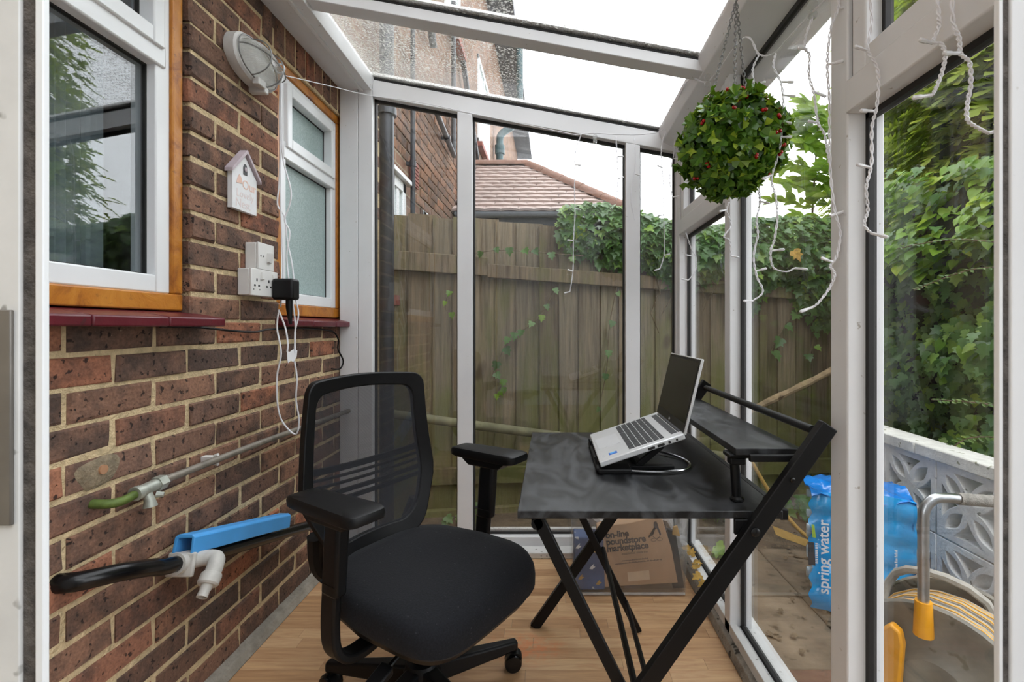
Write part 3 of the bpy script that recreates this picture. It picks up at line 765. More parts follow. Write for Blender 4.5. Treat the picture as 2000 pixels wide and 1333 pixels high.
# ------------------------------------------------------------------ leaves
def leaf_shape(kind):
    if kind == 'ivy':
        half = [(.16, -.10), (.42, .02), (.50, .20), (.30, .34), (.44, .58), (.20, .60)]; tip = (0, 1.0); base = (0, 0)
    elif kind == 'heart':
        half = [(.20, -.14), (.42, -.04), (.48, .22), (.36, .52), (.16, .80)]; tip = (0, 1.0); base = (0, .02)
    elif kind == 'oval':
        half = [(.14, .12), (.24, .38), (.20, .66), (.10, .87)]; tip = (0, 1.0); base = (0, 0)
    elif kind == 'holly':
        half = [(.20, .06), (.30, .26), (.20, .34), (.36, .52), (.22, .62), (.30, .80), (.10, .84)]; tip = (0, 1.0); base = (0, 0)
    elif kind == 'spray':
        half = [(.05, .1), (.34, .30), (.07, .28), (.30, .52), (.06, .48), (.24, .74), (.05, .68), (.14, .92)]; tip = (0, 1.05); base = (0, 0)
    n = len(half); vs = []; dz = {'ivy': .22, 'heart': .25, 'oval': .3, 'holly': .45, 'spray': .2}[kind]
    out = [base]+half+[tip]+[(-x, y) for x, y in half[::-1]]
    def z(x, y): return dz*abs(x)-.18*(y-.4)**2+(.10*math.sin(9*y) if kind == 'holly' else 0)
    vs = [(x, y, z(x, y)) for x, y in out]; c = len(vs); vs.append((0, .42, 0))
    return vs, [(c, i, (i+1) % c) for i in range(c)]
LS = {k: leaf_shape(k) for k in ('ivy', 'heart', 'oval', 'holly', 'spray')}
def leaf_matrix(p, nrm, down, size, r):
    """leaf at p whose upper side looks along nrm and whose tip hangs towards down"""
    nrm = Vector(nrm).normalized(); dn = Vector(down)
    y = dn-nrm*dn.dot(nrm)
    if y.length < .05: y = Vector((1, 0, 0))-nrm*nrm.x
    y.normalize(); x = y.cross(nrm)
    m = Matrix(((x.x, y.x, nrm.x, p[0]), (x.y, y.y, nrm.y, p[1]), (x.z, y.z, nrm.z, p[2]), (0, 0, 0, 1)))
    return m @ Matrix.Rotation(r, 4, 'Z') @ Matrix.Scale(size, 4)
LM = {}
def leaf_mesh(kind, mat):
    k = (kind, mat)
    if k not in LM:
        b = MB(); b.add(*LS[kind]); LM[k] = b.mesh('leaf', mat, True)
    return LM[k]
def leaf_obj(kind, mat, M, parent, name='leaf'):
    o = bpy.data.objects.new(name, leaf_mesh(kind, mat)); C.objects.link(o); o.parent = parent
    o.matrix_parent_inverse = parent_matrix(parent).inverted(); o.matrix_basis = M
    return o
def leaf_stuff(kind, mat, Ms, parent, name='foliage'):
    vs, fs = LS[kind]; b = MB()
    for M in Ms: b.add([M @ Vector(v) for v in vs], fs)
    o = b.build(name, mat, parent); o['kind'] = 'stuff'
    return o
def jit(r, a): return Vector((r.uniform(-a, a), r.uniform(-a, a), r.uniform(-a, a)))

# ------------------------------------------------------------------ ivy over the fence
r = random.Random(3)
ivy = thing('ivy_plant', 'dark green ivy draped over the top of the board fence', 'ivy', (1.6, fy(1.6)-.1, gz))
Ms = []; pts = []
def drop(x):     # how far the ivy hangs below the fence top
    if x < -.05: return .0
    if x < .5: return .10+.18*(x+.05)/.55
    if x < 1.2: return .30+.08*math.sin(9*x)
    return .62+.22*math.sin(3.1*x)+.1*math.sin(11*x)
for i in range(5200):
    x = r.uniform(.05, 3.4)
    d = drop(x)
    if x < .6 and r.random() > .25+.9*x: continue
    tt = r.random()**1.3
    rise = .10+.05*math.sin(5*x)+(.35*max(0, (x-1.6))/1.5)
    z = ftop(x)+rise-tt*(d+rise)
    dep = (.05+.16*min(1, x/1.2))*math.sin(PI*min(1, tt*.9+.1))*(.4+.6*r.random())
    p = Vector((x, fy(x)-.02-dep, z))
    nrm = Vector((0, -1, .25+.9*(1-tt)))+jit(r, .55)
    Ms.append(leaf_matrix(p, nrm, (r.uniform(-.5, .5), -.2, -1), r.uniform(.045, .085), r.uniform(-.5, .5)))
r.shuffle(Ms)
leaf_stuff('ivy', 'ivy_leaf', Ms[250:], ivy)
for M in Ms[:170]: leaf_obj('ivy', 'ivy_leaf', M, ivy)
for M in Ms[170:250]: leaf_obj('ivy', 'ivy_bright', M, ivy)
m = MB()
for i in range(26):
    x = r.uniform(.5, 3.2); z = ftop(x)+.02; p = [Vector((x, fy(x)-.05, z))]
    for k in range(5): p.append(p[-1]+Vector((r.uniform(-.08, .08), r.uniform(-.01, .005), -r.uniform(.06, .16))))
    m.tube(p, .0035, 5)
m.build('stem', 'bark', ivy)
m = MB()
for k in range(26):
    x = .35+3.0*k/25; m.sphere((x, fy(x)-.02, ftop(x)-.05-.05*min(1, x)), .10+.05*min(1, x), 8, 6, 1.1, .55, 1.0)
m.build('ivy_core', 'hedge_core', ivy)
# trailing ivy shoots on the boards
def shoot(pts, label, size=.055, mat='ivy_leaf', step=1):
    e = thing('ivy_shoot', label, 'ivy', tuple(pts[0]))
    c = curve_pts(pts, 6); MB().tube(c, .003, 5).build('stem', 'bark', e)
    for i in range(1, len(c), step):
        p = c[i]+Vector((r.uniform(-.02, .02), -.012, r.uniform(-.02, .02)))
        leaf_obj('ivy', mat, leaf_matrix(p, Vector((0, -1, .3))+jit(r, .35), (r.uniform(-.8, .8), 0, -1), size*r.uniform(.8, 1.2), 0), e)
def fp(u, v, off=.035):
    Y = 3.1
    for _ in range(4): Y = fy((u-1078)*Y/F)-off
    return at(u, v, Y)
shoot([fp(905, 500, .06), fp(960, 490, .06), fp(1010, 490, .06), fp(1070, 495, .06), fp(1140, 500, .06)], 'ivy shoot creeping along the upper fence rail', .05, step=3)
shoot([fp(1085, 560), fp(1060, 610), fp(1030, 640), fp(1000, 655), fp(975, 700), fp(960, 740)], 'long ivy shoot trailing down the middle boards of the fence', .055, step=3)
shoot([fp(985, 745), fp(975, 760), fp(965, 775)], 'small pale ivy sprig low on the middle boards', .045, 'ivy_bright', 3)
shoot([fp(1205, 560), fp(1190, 640), fp(1185, 720), fp(1170, 800)], 'straggly ivy shoot beside the right mullion', .045, step=4)
shoot([fp(1505, 690, .05), fp(1530, 640, .05), fp(1560, 610, .05)], 'ivy sprig with broad leaves on bare boards under the hanging ivy', .075, step=3)
shoot([fp(1580, 700, .05), fp(1590, 660, .05), fp(1600, 620, .05)], 'ivy tendril climbing above the peeled branch', .06, step=3)
shoot([fp(880, 560), fp(870, 600), fp(885, 620)], 'tiny bright ivy sprig by the left mullion', .04, 'ivy_bright', 4)
# dead brown leaf caught in the ivy
tag(leaf_obj('ivy', 'leaf_dry', leaf_matrix(fp(1550, 490, .30), (0, -1, .2), (.2, 0, -1), .085, .3), ivy, 'dry_leaf'), 'dead brown leaf')
# peeled branch, cane, splinter, stick
m = MB().tube(curve_pts([(1.18, 3.12, .48), (1.45, 3.10, .615), (1.68, 3.09, .73), (2.0, 3.07, .915)], 5), [.022+.003*math.sin(i*1.7) for i in range(16)], 9)
tag(m.build('peeled_branch', 'branch_peeled'), 'peeled brown branch leaning diagonally across the fence boards', 'branch')
m = MB().tube(curve_pts([(1.06, 2.62, .36), (1.16, 2.6, .18), (1.27, 2.55, .02), (1.36, 2.5, -.06)], 6), .010, 8)
tag(m.build('yellow_cane', 'cane'), 'bent yellow cane stuck in the soil by the water bottles', 'cane')
m = MB().hexa([(1.16, 2.52, -.02), (1.19, 2.50, -.03), (1.42, 2.36, -.075), (1.40, 2.38, -.075)], [(1.15, 2.54, .02), (1.19, 2.52, .01), (1.43, 2.37, -.055), (1.41, 2.39, -.055)])
tag(m.build('wood_splinter', 'cane', bevel=.003), 'pale pointed wood splinter lying on the soil', 'wood')
m = MB().tube([(1.10, 2.42, -.085), (1.24, 2.36, -.065), (1.38, 2.32, -.045)], .006, 6)
tag(m.build('thin_stick', 'bark'), 'thin brown stick lying below the wood splinter', 'stick')

# ------------------------------------------------------------------ low weeds in the soil bed
def weed(p, n, sp, size, label, mat='ivy_leaf', kind='ivy'):
    e = thing('leafy_weed', label, 'weed', tuple(p))
    m = MB()
    for i in range(n):
        q = Vector(p)+Vector((r.uniform(-sp, sp), r.uniform(-sp*.6, sp*.6), 0)); tp = q+Vector((r.uniform(-.06, .06), r.uniform(-.05, .03), r.uniform(.06, sp*1.6)))
        m.tube([q, (q+tp)/2+jit(r, .01), tp], .002, 4)
        for k in range(3):
            leaf_obj(kind, mat, leaf_matrix(q.lerp(tp, .4+.3*k), Vector((0, -.6, 1))+jit(r, .5), (r.uniform(-1, 1), -1, -.2), size*r.uniform(.7, 1.2), 0), e)
    m.build('stem', 'sapling_leaf', e)
for (x, y, n_, sp, sz, lb) in ((1.12, 2.9, 9, .12, .06, 'leafy weed clump behind the bent cane'), (1.5, 2.95, 9, .14, .07, 'broad-leaved weed clump above the water bottles'),
        (.84, 2.38, 5, .05, .075, 'pale curled weed against the outside of the side glass'), (.95, 2.95, 8, .12, .055, 'dark weed clump at the foot of the fence past the corner'),
        (.4, 2.9, 8, .12, .055, 'weed clump low down behind the middle end pane'), (-.5, 2.8, 7, .1, .05, 'weed clump low down behind the left end pane'), (1.85, 3.05, 8, .14, .06, 'weed clump hidden beyond the breeze-block wall')):
    weed((x, y, gz-.03), n_, sp, sz, lb, 'ivy_bright' if sz == .075 else 'ivy_leaf')

# ------------------------------------------------------------------ hedge beyond the block wall
hd = thing('ivy_hedge', 'tall hedge of broad ivy leaves behind the white block wall', 'hedge', (2.1, 2.4, gz))
Ms = []; Mb = []
def hx(y, z): return 1.92+.10*math.sin(5*y+2*z)+.07*math.sin(11*z+3*y)+.05*math.sin(17*y-5*z)+.25*max(0, z-1.5)+.8*max(0, y-2.75)
for i in range(11500):
    y = r.uniform(1.25, 4.6); z = r.uniform(.35, 1.80+.12*math.sin(3*y))
    if y > 3.3 and z < 1.0 and r.random() < .5: continue
    xx = hx(y, z)+r.uniform(0, .22)**1.0-.04
    top = z > 1.42+.1*math.sin(7*y)
    nrm = Vector((-1, -.35, .35+(.8 if top else 0)))+jit(r, .55)
    M = leaf_matrix((xx, y, z), nrm, (-.3, r.uniform(-.4, .4), -1), r.uniform(.042, .074), r.uniform(-.4, .4))
    (Mb if (top and r.random() < .75) or r.random() < .1 else Ms).append(M)
near = [M for M in Mb if M.translation.y < 2.9]; r.shuffle(near)
leaf_stuff('ivy', 'ivy_leaf', Ms[150:], hd)
leaf_stuff('heart', 'ivy_bright', [M for M in Mb if M not in near[:130]], hd, 'bright_foliage')
for M in Ms[:150]: leaf_obj('ivy', 'ivy_leaf', M, hd)
for M in near[:130]: leaf_obj('heart', 'ivy_bright', M, hd)
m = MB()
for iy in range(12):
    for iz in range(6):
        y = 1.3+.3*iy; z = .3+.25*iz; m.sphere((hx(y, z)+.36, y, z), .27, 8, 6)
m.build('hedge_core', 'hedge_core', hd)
# small-leaved arching sprays in front of the hedge
def spray(pts, label, n=34):
    e = thing('arching_spray', label, 'shrub', tuple(pts[0]))
    c = curve_pts(pts, 12); MB().tube(c, .003, 5).build('stem', 'bark', e)
    for i in range(n):
        p = c[int(i/n*(len(c)-1))]
        for s in (-1, 1):
            d = Vector((-.3, s*.8, r.uniform(-.2, .4)))
            leaf_obj('oval', 'hedge_small', leaf_matrix(p+d*.004, Vector((-.5, -.3, .8))+jit(r, .4), d, r.uniform(.018, .028), 0), e)
spray([(1.78, 1.75, 1.34), (1.68, 2.02, 1.42), (1.60, 2.25, 1.42)], 'thin spray of tiny leaves arching across the upper hedge', 30)
spray([(1.80, 1.72, 1.26), (1.70, 1.95, 1.29), (1.60, 2.15, 1.22)], 'thin spray of tiny leaves just below the uppermost one', 28)
spray([(1.80, 1.70, .72), (1.68, 1.85, .76), (1.60, 2.05, .75)], 'short spray of tiny leaves low over the wall coping', 22)
spray([(1.82, 1.70, .64), (1.66, 1.92, .62), (1.60, 2.0, .50)], 'drooping spray of tiny leaves hanging to the wall coping', 24)

# ------------------------------------------------------------------ conifers and the sapling
def conifer(cx, cy, hgt, rad, n, label):
    e = thing('conifer', label, 'tree', (cx, cy, gz)); Ms = []
    for i in range(n):
        z = r.uniform(.3, hgt); q = r.uniform(0, 2*PI); rr = rad*(1-.35*(z/hgt)**3)*(.86+.14*math.sin(q*5+z*3))*(.62+.38*r.random()**.6)
        d = Vector((math.cos(q), math.sin(q), 0))
        p = Vector((cx, cy, z))+d*rr
        Ms.append(leaf_matrix(p, Vector((0, 0, 1))+d*.7+jit(r, .5), d+Vector((0, 0, .5))+jit(r, .4), r.uniform(.14, .25), 0))
    leaf_stuff('spray', 'conifer', Ms, e)
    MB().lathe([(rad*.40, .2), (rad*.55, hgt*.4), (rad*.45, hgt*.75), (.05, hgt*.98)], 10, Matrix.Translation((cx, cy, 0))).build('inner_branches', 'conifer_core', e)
    MB().tube([(cx, cy, gz), (cx, cy, hgt*.9)], [.10, .03], 8).build('trunk', 'bark', e)
conifer(3.0, 3.05, 4.6, .85, 7500, 'bushy yellow-green conifer rising behind the ivy hedge')
conifer(3.75, 4.75, 5.0, .95, 3600, 'tall conifer standing further back beyond the hedge corner')
conifer(3.1, 1.55, 4.4, .75, 2600, 'conifer growing behind the hedge nearest the door')
conifer(4.9, 6.3, 5.2, 1.0, 1800, 'dark conifer far behind the garden corner')
sp = thing('ash_sapling', 'pale green sapling with paired leaflets rising above the ivy', 'tree', (2.02, 3.75, gz))
stem = curve_pts([(1.95, 3.72, gz), (2.0, 3.72, .9), (1.97, 3.7, 1.6), (1.98, 3.66, 2.25), (1.98, 3.6, 2.66)], 6)
MB().tube(stem, [.016*(1-.8*i/24) for i in range(len(stem))], 7).build('stem', 'bark', sp)
for k in range(34):
    f = .50+.5*k/33; p0 = stem[int(f*(len(stem)-1))]
    q = k*2.4+r.uniform(-.4, .4); L = r.uniform(.22, .38)*(1.25-.5*f)
    d = Vector((math.cos(q), math.sin(q)*.8, r.uniform(.1, .55))).normalized()
    tip = p0+d*L+Vector((0, 0, -.05)); c = curve_pts([p0, p0.lerp(tip, .5)+Vector((0, 0, .03)), tip], 5)
    tw = MB().tube(c, .0028, 4).build('twig', 'sapling_leaf', sp)
    side = d.cross(Vector((0, 0, 1))).normalized()
    for j in range(2, len(c)):
        for s in ((-1, 1) if j < len(c)-1 else (0,)):
            dd = (side*s+d*.5)
            leaf_obj('oval', 'sapling_leaf', leaf_matrix(c[j], Vector((0, -.9, .5))+jit(r, .4), dd, r.uniform(.085, .12), 0), sp)

# ================================================================== WHITE SCREEN-BLOCK WALL
def block_mesh():
    cu = bpy.data.curves.new('block', 'CURVE'); cu.dimensions = '2D'; cu.fill_mode = 'BOTH'; cu.extrude = .042; cu.bevel_depth = .003; cu.bevel_resolution = 1
    def sp(pts):
        s = cu.splines.new('POLY'); s.points.add(len(pts)-1)
        for i, p in enumerate(pts): s.points[i].co = (p[0], p[1], 0, 1)
        s.use_cyclic_u = True
    a = .142
    sp([(-a, -a), (a, -a), (a, a), (-a, a)])
    def rot(p, q): return (p[0]*math.cos(q)-p[1]*math.sin(q), p[0]*math.sin(q)+p[1]*math.cos(q))
    for k in range(4):
        q = PI/4+k*PI/2; L0, L1, wv = .030, .150, .026; pts = []
        for i in range(9): t = i/8; pts.append((L0+(L1-L0)*t, wv*math.sin(PI*t)))
        for i in range(1, 8): t = 1-i/8; pts.append((L0+(L1-L0)*t, -wv*math.sin(PI*t)))
        sp([rot(p, q) for p in pts])
        q = k*PI/2                      # curved triangle between two petals
        tri = [(.036, 0)]
        for i in range(1, 7): t = i/6; tri.append((.036+.086*t, .072*t**1.25*(.55+.45*t)))
        tri += [(tri[-j][0], -tri[-j][1]) for j in range(1, 7)]
        sp([rot(p, q) for p in tri])
    ob = bpy.data.objects.new('tmp', cu); C.objects.link(ob)
    me = bpy.data.meshes.new_from_object(ob.evaluated_get(bpy.context.evaluated_depsgraph_get()))
    bpy.data.objects.remove(ob); me.name = 'screen_block'; me.materials.clear(); me.materials.append(MATS['stone_white'])
    return me
bw = thing('block_wall', 'white pierced concrete block wall with petal openings and flat coping', 'wall', (1.575, 2.1, gz))
bm_ = block_mesh()
for iy in range(5):
    for iz in range(2):
        y = 1.20+.295*iy; z = gz+.155+.295*iz
        M = frame_mat((1.575, y, z), (0, -1, 0), (0, 0, 1))
        o = place(bm_, 'screen_block', bw); o.matrix_basis = M
        MB().box(1.538, 1.612, y-.1475, y-.1415, z-.1475, z+.1475).box(1.538, 1.612, y-.1475, y+.1475, z-.1475, z-.1415).build('mortar_joint', 'stone_white', bw)
for iy in range(3):
    y0 = 1.04+.50*iy
    MB().box(1.515, 1.635, y0, y0+.494, gz+.595, gz+.645).build('coping_stone', 'stone_cap', bw, bevel=.006)
MB().box(1.55, 1.60, 1.04, 2.54, gz-.1, gz+.012).build('footing', 'stone_cap', bw)

# ================================================================== HOSE REEL
hr = thing('hose_reel', 'grey hose reel with chrome handle and yellow crank outside the side glass', 'hose reel', (1.0, 1.2, gz))
ax = Vector((.80, .60, 0)).normalized()          # axle points away from the door, drum behind the near disc
ctr = Vector((.945, 1.20, gz+.225))
def disc_m(off): return frame_mat(ctr+ax*off, ax.cross(Vector((0, 0, 1))), (0, 0, 1)) @ Matrix.Scale(-1, 4, (0, 0, 1))
def disc(off, nm):
    Mx = Matrix.Translation(ctr+ax*off) @ Vector((0, 0, 1)).rotation_difference(ax).to_matrix().to_4x4()
    MB().lathe([(.02, .000), (.05, -.012), (.075, -.012), (.09, 0), (.175, .006), (.195, -.002), (.205, -.002), (.21, .006), (.205, .014), (.02, .014)], 40, Mx).build(nm, 'reel_grey', hr)
disc(0, 'disc'); disc(.20, 'disc')
Mx = Matrix.Translation(ctr) @ Vector((0, 0, 1)).rotation_difference(ax).to_matrix().to_4x4()
MB().lathe([(.06, .0), (.06, .2)], 20, Mx).build('drum', 'reel_grey', hr)
sd = ax.cross(Vector((0, 0, 1))).normalized()
def coil(rad, nturn, ph, rr=.0075):
    p = []
    for i in range(nturn*20+1):
        q = 2*PI*i/20+ph; f = i/(nturn*20); p.append(ctr+ax*(.03+.15*f)+(sd*math.cos(q)+Vector((0, 0, 1))*math.sin(q))*(rad+.004*math.sin(i*.7)))
    return p
for rad, nt_, ph in ((.095, 8, 0), (.125, 8, 1), (.155, 8, 2), (.18, 7, .5)):
    h_ = MB().tube(coil(rad, nt_, ph), .0105, 7).build('hose', 'hose_grey', hr)
    cp = [q+(q-ctr-ax*(q-ctr).dot(ax)).normalized()*.0075-ax*.005 for q in coil(rad, nt_, ph)]
    MB().tube(cp, .0028, 5).build('hose_stripe', 'hose_stripe', h_)
# loose loop of hose standing up behind the drum
lp = [ctr+ax*(.17+.02*math.sin(i))+sd*(-.04+.13*math.cos(2*PI*i/18))+Vector((0, 0, .10+.13*math.sin(2*PI*i/18))) for i in range(18)]
MB().tube(lp, .011, 7, closed=True).build('hose', 'hose_grey', hr)
# carrying handle: up from the near disc, bending across
h0 = ctr-ax*.012+sd*(-.02)+Vector((0, 0, .145))
top = Vector((.985, 1.185, H-.338*1.26))
hp = [h0, h0+Vector((.0, 0, .12)), Vector((h0.x, h0.y, .565)), Vector((h0.x+.004, h0.y+.0, .605)), Vector((h0.x+.026, h0.y+.0, .628)), Vector((h0.x+.055, h0.y+.0, .631)), Vector((h0.x+.085, h0.y+.0, .629))]
MB().tube(curve_pts(hp, 5), .0125, 12).build('handle', 'steel', hr)
MB().tube([hp[-1], hp[-1]+Vector((.22, .02, -.022))], .015, 12).build('grip', 'grip', hr)
MB().tube([h0+Vector((0, 0, -.01)), h0+Vector((0, 0, .075))], [.022, .0185], 12).build('handle_socket', 'yellow_plastic', hr)
# yellow crank lever
cr0 = ctr-ax*.03
pl = [(-.022, .05), (-.028, .02), (-.02, -.10), (-.006, -.17), (.018, -.185), (.042, -.17), (.04, -.13), (.022, -.04), (.02, .04), (.0, .062)]
m = MB().prism(pl, cr0-ax*.02-sd*.080+Vector((0, 0, .085)), -sd, (0, 0, 1), ax*.028)
m.build('crank', 'yellow_plastic', hr, bevel=.006)
for sx_ in (-1, 1):
    MB().tube([ctr+ax*.02+sd*(.16*sx_)+Vector((0, 0, -.225)), ctr+ax*.02+Vector((0, 0, -.02))], .012, 8).build('foot_bar', 'steel', hr)
    MB().tube([ctr+ax*.18+sd*(.16*sx_)+Vector((0, 0, -.225)), ctr+ax*.18+Vector((0, 0, -.02))], .012, 8).build('foot_bar', 'steel', hr)

# ================================================================== PACK OF WATER BOTTLES
wp = thing('water_bottle_pack', 'shrink-wrapped pack of water bottles in blue film standing on end outside the glass', 'water bottles', (1.22, 1.98, gz))
o0 = Vector((1.03, 1.93, gz)); dx = Vector((.95, -.30, 0)).normalized(); dyv = Vector((.30, .95, 0)).normalized()
import itertools
for iz in range(5):
    for iy in range(3):
        zc = gz+.05+.088*iz; base = o0+dyv*(.045+.085*iy)+dx*(.028 if iy == 0 and iz in (1, 2, 3) else .058)
        b = MB().lathe([(.010, -.035), (.0145, -.033), (.0145, -.014), (.012, -.012), (.013, .0), (.036, .05), (.041, .075), (.041, .13), (.038, .14), (.041, .15), (.041, .25), (.039, .26), (.041, .27), (.03, .278)], 14,
                Matrix.Translation((base.x, base.y, zc)) @ Vector((0, 0, 1)).rotation_difference(dx).to_matrix().to_4x4())
        bo = b.build('bottle', 'water_film' if (iz+iy) % 2 else 'water_dark', wp)
        MB().lathe([(.0155, -.037), (.0165, -.035), (.0165, -.016), (.0155, -.014)], 14, Matrix.Translation((base.x, base.y, zc)) @ Vector((0, 0, 1)).rotation_difference(dx).to_matrix().to_4x4()).build('bottle_cap', 'water_clear', bo)
# film over the near face with bulges of the bottles behind it
m = MB(); NU, NV = 30, 34
def film(u, v):
    b = .010*abs(math.sin(v*PI*5))+.004*math.sin(u*9+v*7)+.003*math.sin(u*31-v*17)
    edge = .02*(math.cos(2*PI*min(u, .25)*2)+1)*.5 if u < .25 else 0
    return o0+dx*(-.004+.354*u+(.008*math.sin(v*40) if u < .02 else 0))-dyv*(.004+b-edge*.5)+Vector((0, 0, .012+.455*v+.02*math.sin(3*u)*v))
vs = [film(i/NU, j/NV) for j in range(NV+1) for i in range(NU+1)]
n0 = len(vs); vs += [p+dyv*.003 for p in vs]
fs = [(j*(NU+1)+i, j*(NU+1)+i+1, (j+1)*(NU+1)+i+1, (j+1)*(NU+1)+i) for j in range(NV) for i in range(NU)]
fs += [tuple(n0+q for q in f[::-1]) for f in fs]
m.add(vs, fs); m.build('blue_film', 'water_film', wp)
vs = [o0+dx*(-.002+.36*i/12)+dyv*(-.016+.285*j/10)+Vector((0, 0, .462+.012*math.sin(i*1.3+j)+.018*math.sin(PI*j/10))) for j in range(11) for i in range(13)]
n0 = len(vs); vs += [p-Vector((0, 0, .004)) for p in vs]
fs = [(j*13+i, j*13+i+1, (j+1)*13+i+1, (j+1)*13+i) for j in range(10) for i in range(12)]; fs += [tuple(n0+q for q in f[::-1]) for f in fs]
MB().add(vs, fs).build('film_top', 'water_dark', wp)
vs = [o0+dx*(.345+.006*math.sin(j*2.1))+dyv*(-.012+.28*i/6)+Vector((0, 0, .012+.455*j/10)) for j in range(11) for i in range(7)]
n0 = len(vs); vs += [p-dx*.004 for p in vs]
fs = [(j*7+i, j*7+i+1, (j+1)*7+i+1, (j+1)*7+i) for j in range(10) for i in range(6)]; fs += [tuple(n0+q for q in f[::-1]) for f in fs]
MB().add(vs, fs).build('film_side', 'water_film', wp)
face = -dyv
text_obj('spring water', .057, 'print_white', 'lettering', frame_mat(o0+dx*.056-dyv*.0225+Vector((0, 0, .085)), (0, 0, 1), -dx), wp, bold=.0008)
fine_print(.075, .014, 'print_white', 'lettering', frame_mat(o0+dx*.018-dyv*.021+Vector((0, 0, .20)), (0, 0, 1), -dx), wp)
fine_print(.14, .010, 'print_white', 'lettering', frame_mat(o0+dx*.285-dyv*.0225+Vector((0, 0, .15)), (0, 0, 1), -dx), wp)
MB().prism([(0, 0), (.09, .004), (.09, .028), (0, .024)], o0+dx*.010-dyv*.019+Vector((0, 0, .19)), (0, 0, 1), -dx, -dyv*.001).build('brand_band', 'print_dark', wp)
MB().prism([(0, 0), (.05, .006), (.05, .016), (0, .012)], o0+dx*.012-dyv*.019+Vector((0, 0, .30)), (0, 0, 1), -dx, -dyv*.001).build('brand_leaf', 'print_lime', wp)

# ================================================================== HOUSE SIDE DETAILS SEEN THROUGH THE END SCREEN
def pipe(name, pts, rad, label, mat='iron_pipe', collars=()):
    e = thing(name, label, 'pipe', tuple(pts[0])); MB().tube(pts, rad, 12).build('pipe', mat, e)
    for c in collars:
        d = Vector(pts[1])-Vector(pts[0]); p = Vector(c); d.normalize()
        MB().tube([p-d*.02, p+d*.02], rad*1.35, 12).build('collar', mat, e)
        MB().box(-1.0, p.x, p.y-.01, p.y+.01, p.z-.012, p.z+.012).build('bracket', mat, e)
    return e
sv = pipe('soil_pipe', [(-.93, 2.74, gz), (-.93, 2.74, 3.2)], .040, 'thick black soil pipe standing against the brick house side', collars=[(-.93, 2.74, 2.27)])
MB().tube([(-.93, 2.74, 2.32), (-.90, 2.80, 2.36), (-.88, 2.85, 2.38), (-.86, 2.86, 2.43)], .028, 10).build('branch', 'iron_pipe', sv)
pipe('downpipe', [(-.955, 3.34, 1.2), (-.955, 3.34, 4.2)], .017, 'slim grey downpipe with clip next to the thick soil pipe', collars=[(-.955, 3.34, 2.18), (-.955, 3.34, 2.58)])
pipe('waste_pipe', [(-.95, 3.80, 2.86), (-.95, 4.72, 2.72)], .024, 'sloping grey waste pipe on the brick house side', collars=[(-.95, 4.4, 2.77)])
pipe('stub_pipe', [(-.95, 4.70, 2.72), (-.95, 4.70, 4.2)], .024, 'upright grey pipe joining the foot of the sloping waste pipe')
pipe('long_waste_pipe', [(-.95, 5.2, 3.9), (-.95, 6.6, 2.9)], .03, 'upper sloping pipe high on the house side')
pipe('roof_waste_pipe', [(-.95, 3.0, 4.6), (-.95, 3.9, 3.3)], .03, 'grey pipe slanting across the upper house wall above the roof bar', 'iron_pipe_pale')
# rainwater downpipe with swan neck at the far end
sw = thing('rainwater_pipe', 'dark rainwater pipe with swan-neck bend at the far end of the house', 'pipe', (-.9, 8.6, 3))
MB().tube(curve_pts([(-.9, 8.4, 3.4), (-.9, 8.4, 4.15), (-.88, 8.4, 4.38), (-.70, 8.4, 4.52), (-.58, 8.4, 4.66), (-.56, 8.4, 4.95), (-.56, 8.4, 5.9)], 5), .062, 10).build('pipe', 'pipe_teal', sw)
MB().tube([(-.9, 8.4, 4.05), (-.9, 8.4, 4.2)], .085, 10).build('collar', 'pipe_teal', sw)
# windows of the house side
def side_window(Y0, Y1, Z0, Z1, label, sill=True):
    e = thing('house_window', label, 'window', (-1.0, (Y0+Y1)/2, Z0))
    f = .07
    m = MB().box(-1.02, -.985, Y0, Y0+f, Z0, Z1).box(-1.02, -.985, Y1-f, Y1, Z0, Z1).box(-1.02, -.985, Y0, Y1, Z0, Z0+f).box(-1.02, -.985, Y0, Y1, Z1-f, Z1)
    m.build('frame', 'upvc', e, bevel=.005)
    MB().box(-1.02, -.992, (Y0+Y1)/2-.03, (Y0+Y1)/2+.03, Z0+f, Z1-f).build('mullion', 'upvc', e)
    MB().box(-1.012, -1.005, Y0+f, Y1-f, Z0+f, Z1-f).build('pane', 'frosted_glass', e)
    if sill: MB().box(-1.0, -.93, Y0-.05, Y1+.05, Z0-.06, Z0).build('sill', 'terracotta', e)
side_window(2.98, 3.29, 1.25, 2.02, 'white framed house window beside the thick soil pipe')
MB().box(-1.0, -.955, 2.96, 3.36, 2.02, 2.05).build('window_hood', 'upvc', bpy.data.objects['house_window'], bevel=.004)
side_window(3.75, 4.15, 1.1, 1.96, 'white house window just showing over the fence top')
side_window(6.55, 7.75, 3.55, 4.75, 'tall white window over the tiled roof ridge')
side_window(4.55, 5.25, 4.0, 5.0, 'white window high on the house side seen through the roof glass')
av = thing('air_brick', 'terracotta slotted air brick on the house side', 'vent', (-1.0, 3.52, 2.2))
MB().box(-1.0, -.992, 3.42, 3.62, 2.08, 2.26).build('plate', 'terracotta', av)
for k in range(6): MB().box(-.993, -.986, 3.43, 3.61, 2.095+.027*k, 2.108+.027*k).build('slat', 'terracotta', av)
m = MB().box(-1.25, -.62, -1, 14.4, 6.05, 6.12).box(-.66, -.60, -1, 14.4, 6.04, 6.16)
eo = tag(m.build('house_eaves', 'soffit_dark'), kind='structure'); eo['label'] = 'dark eaves along the top of the house side'

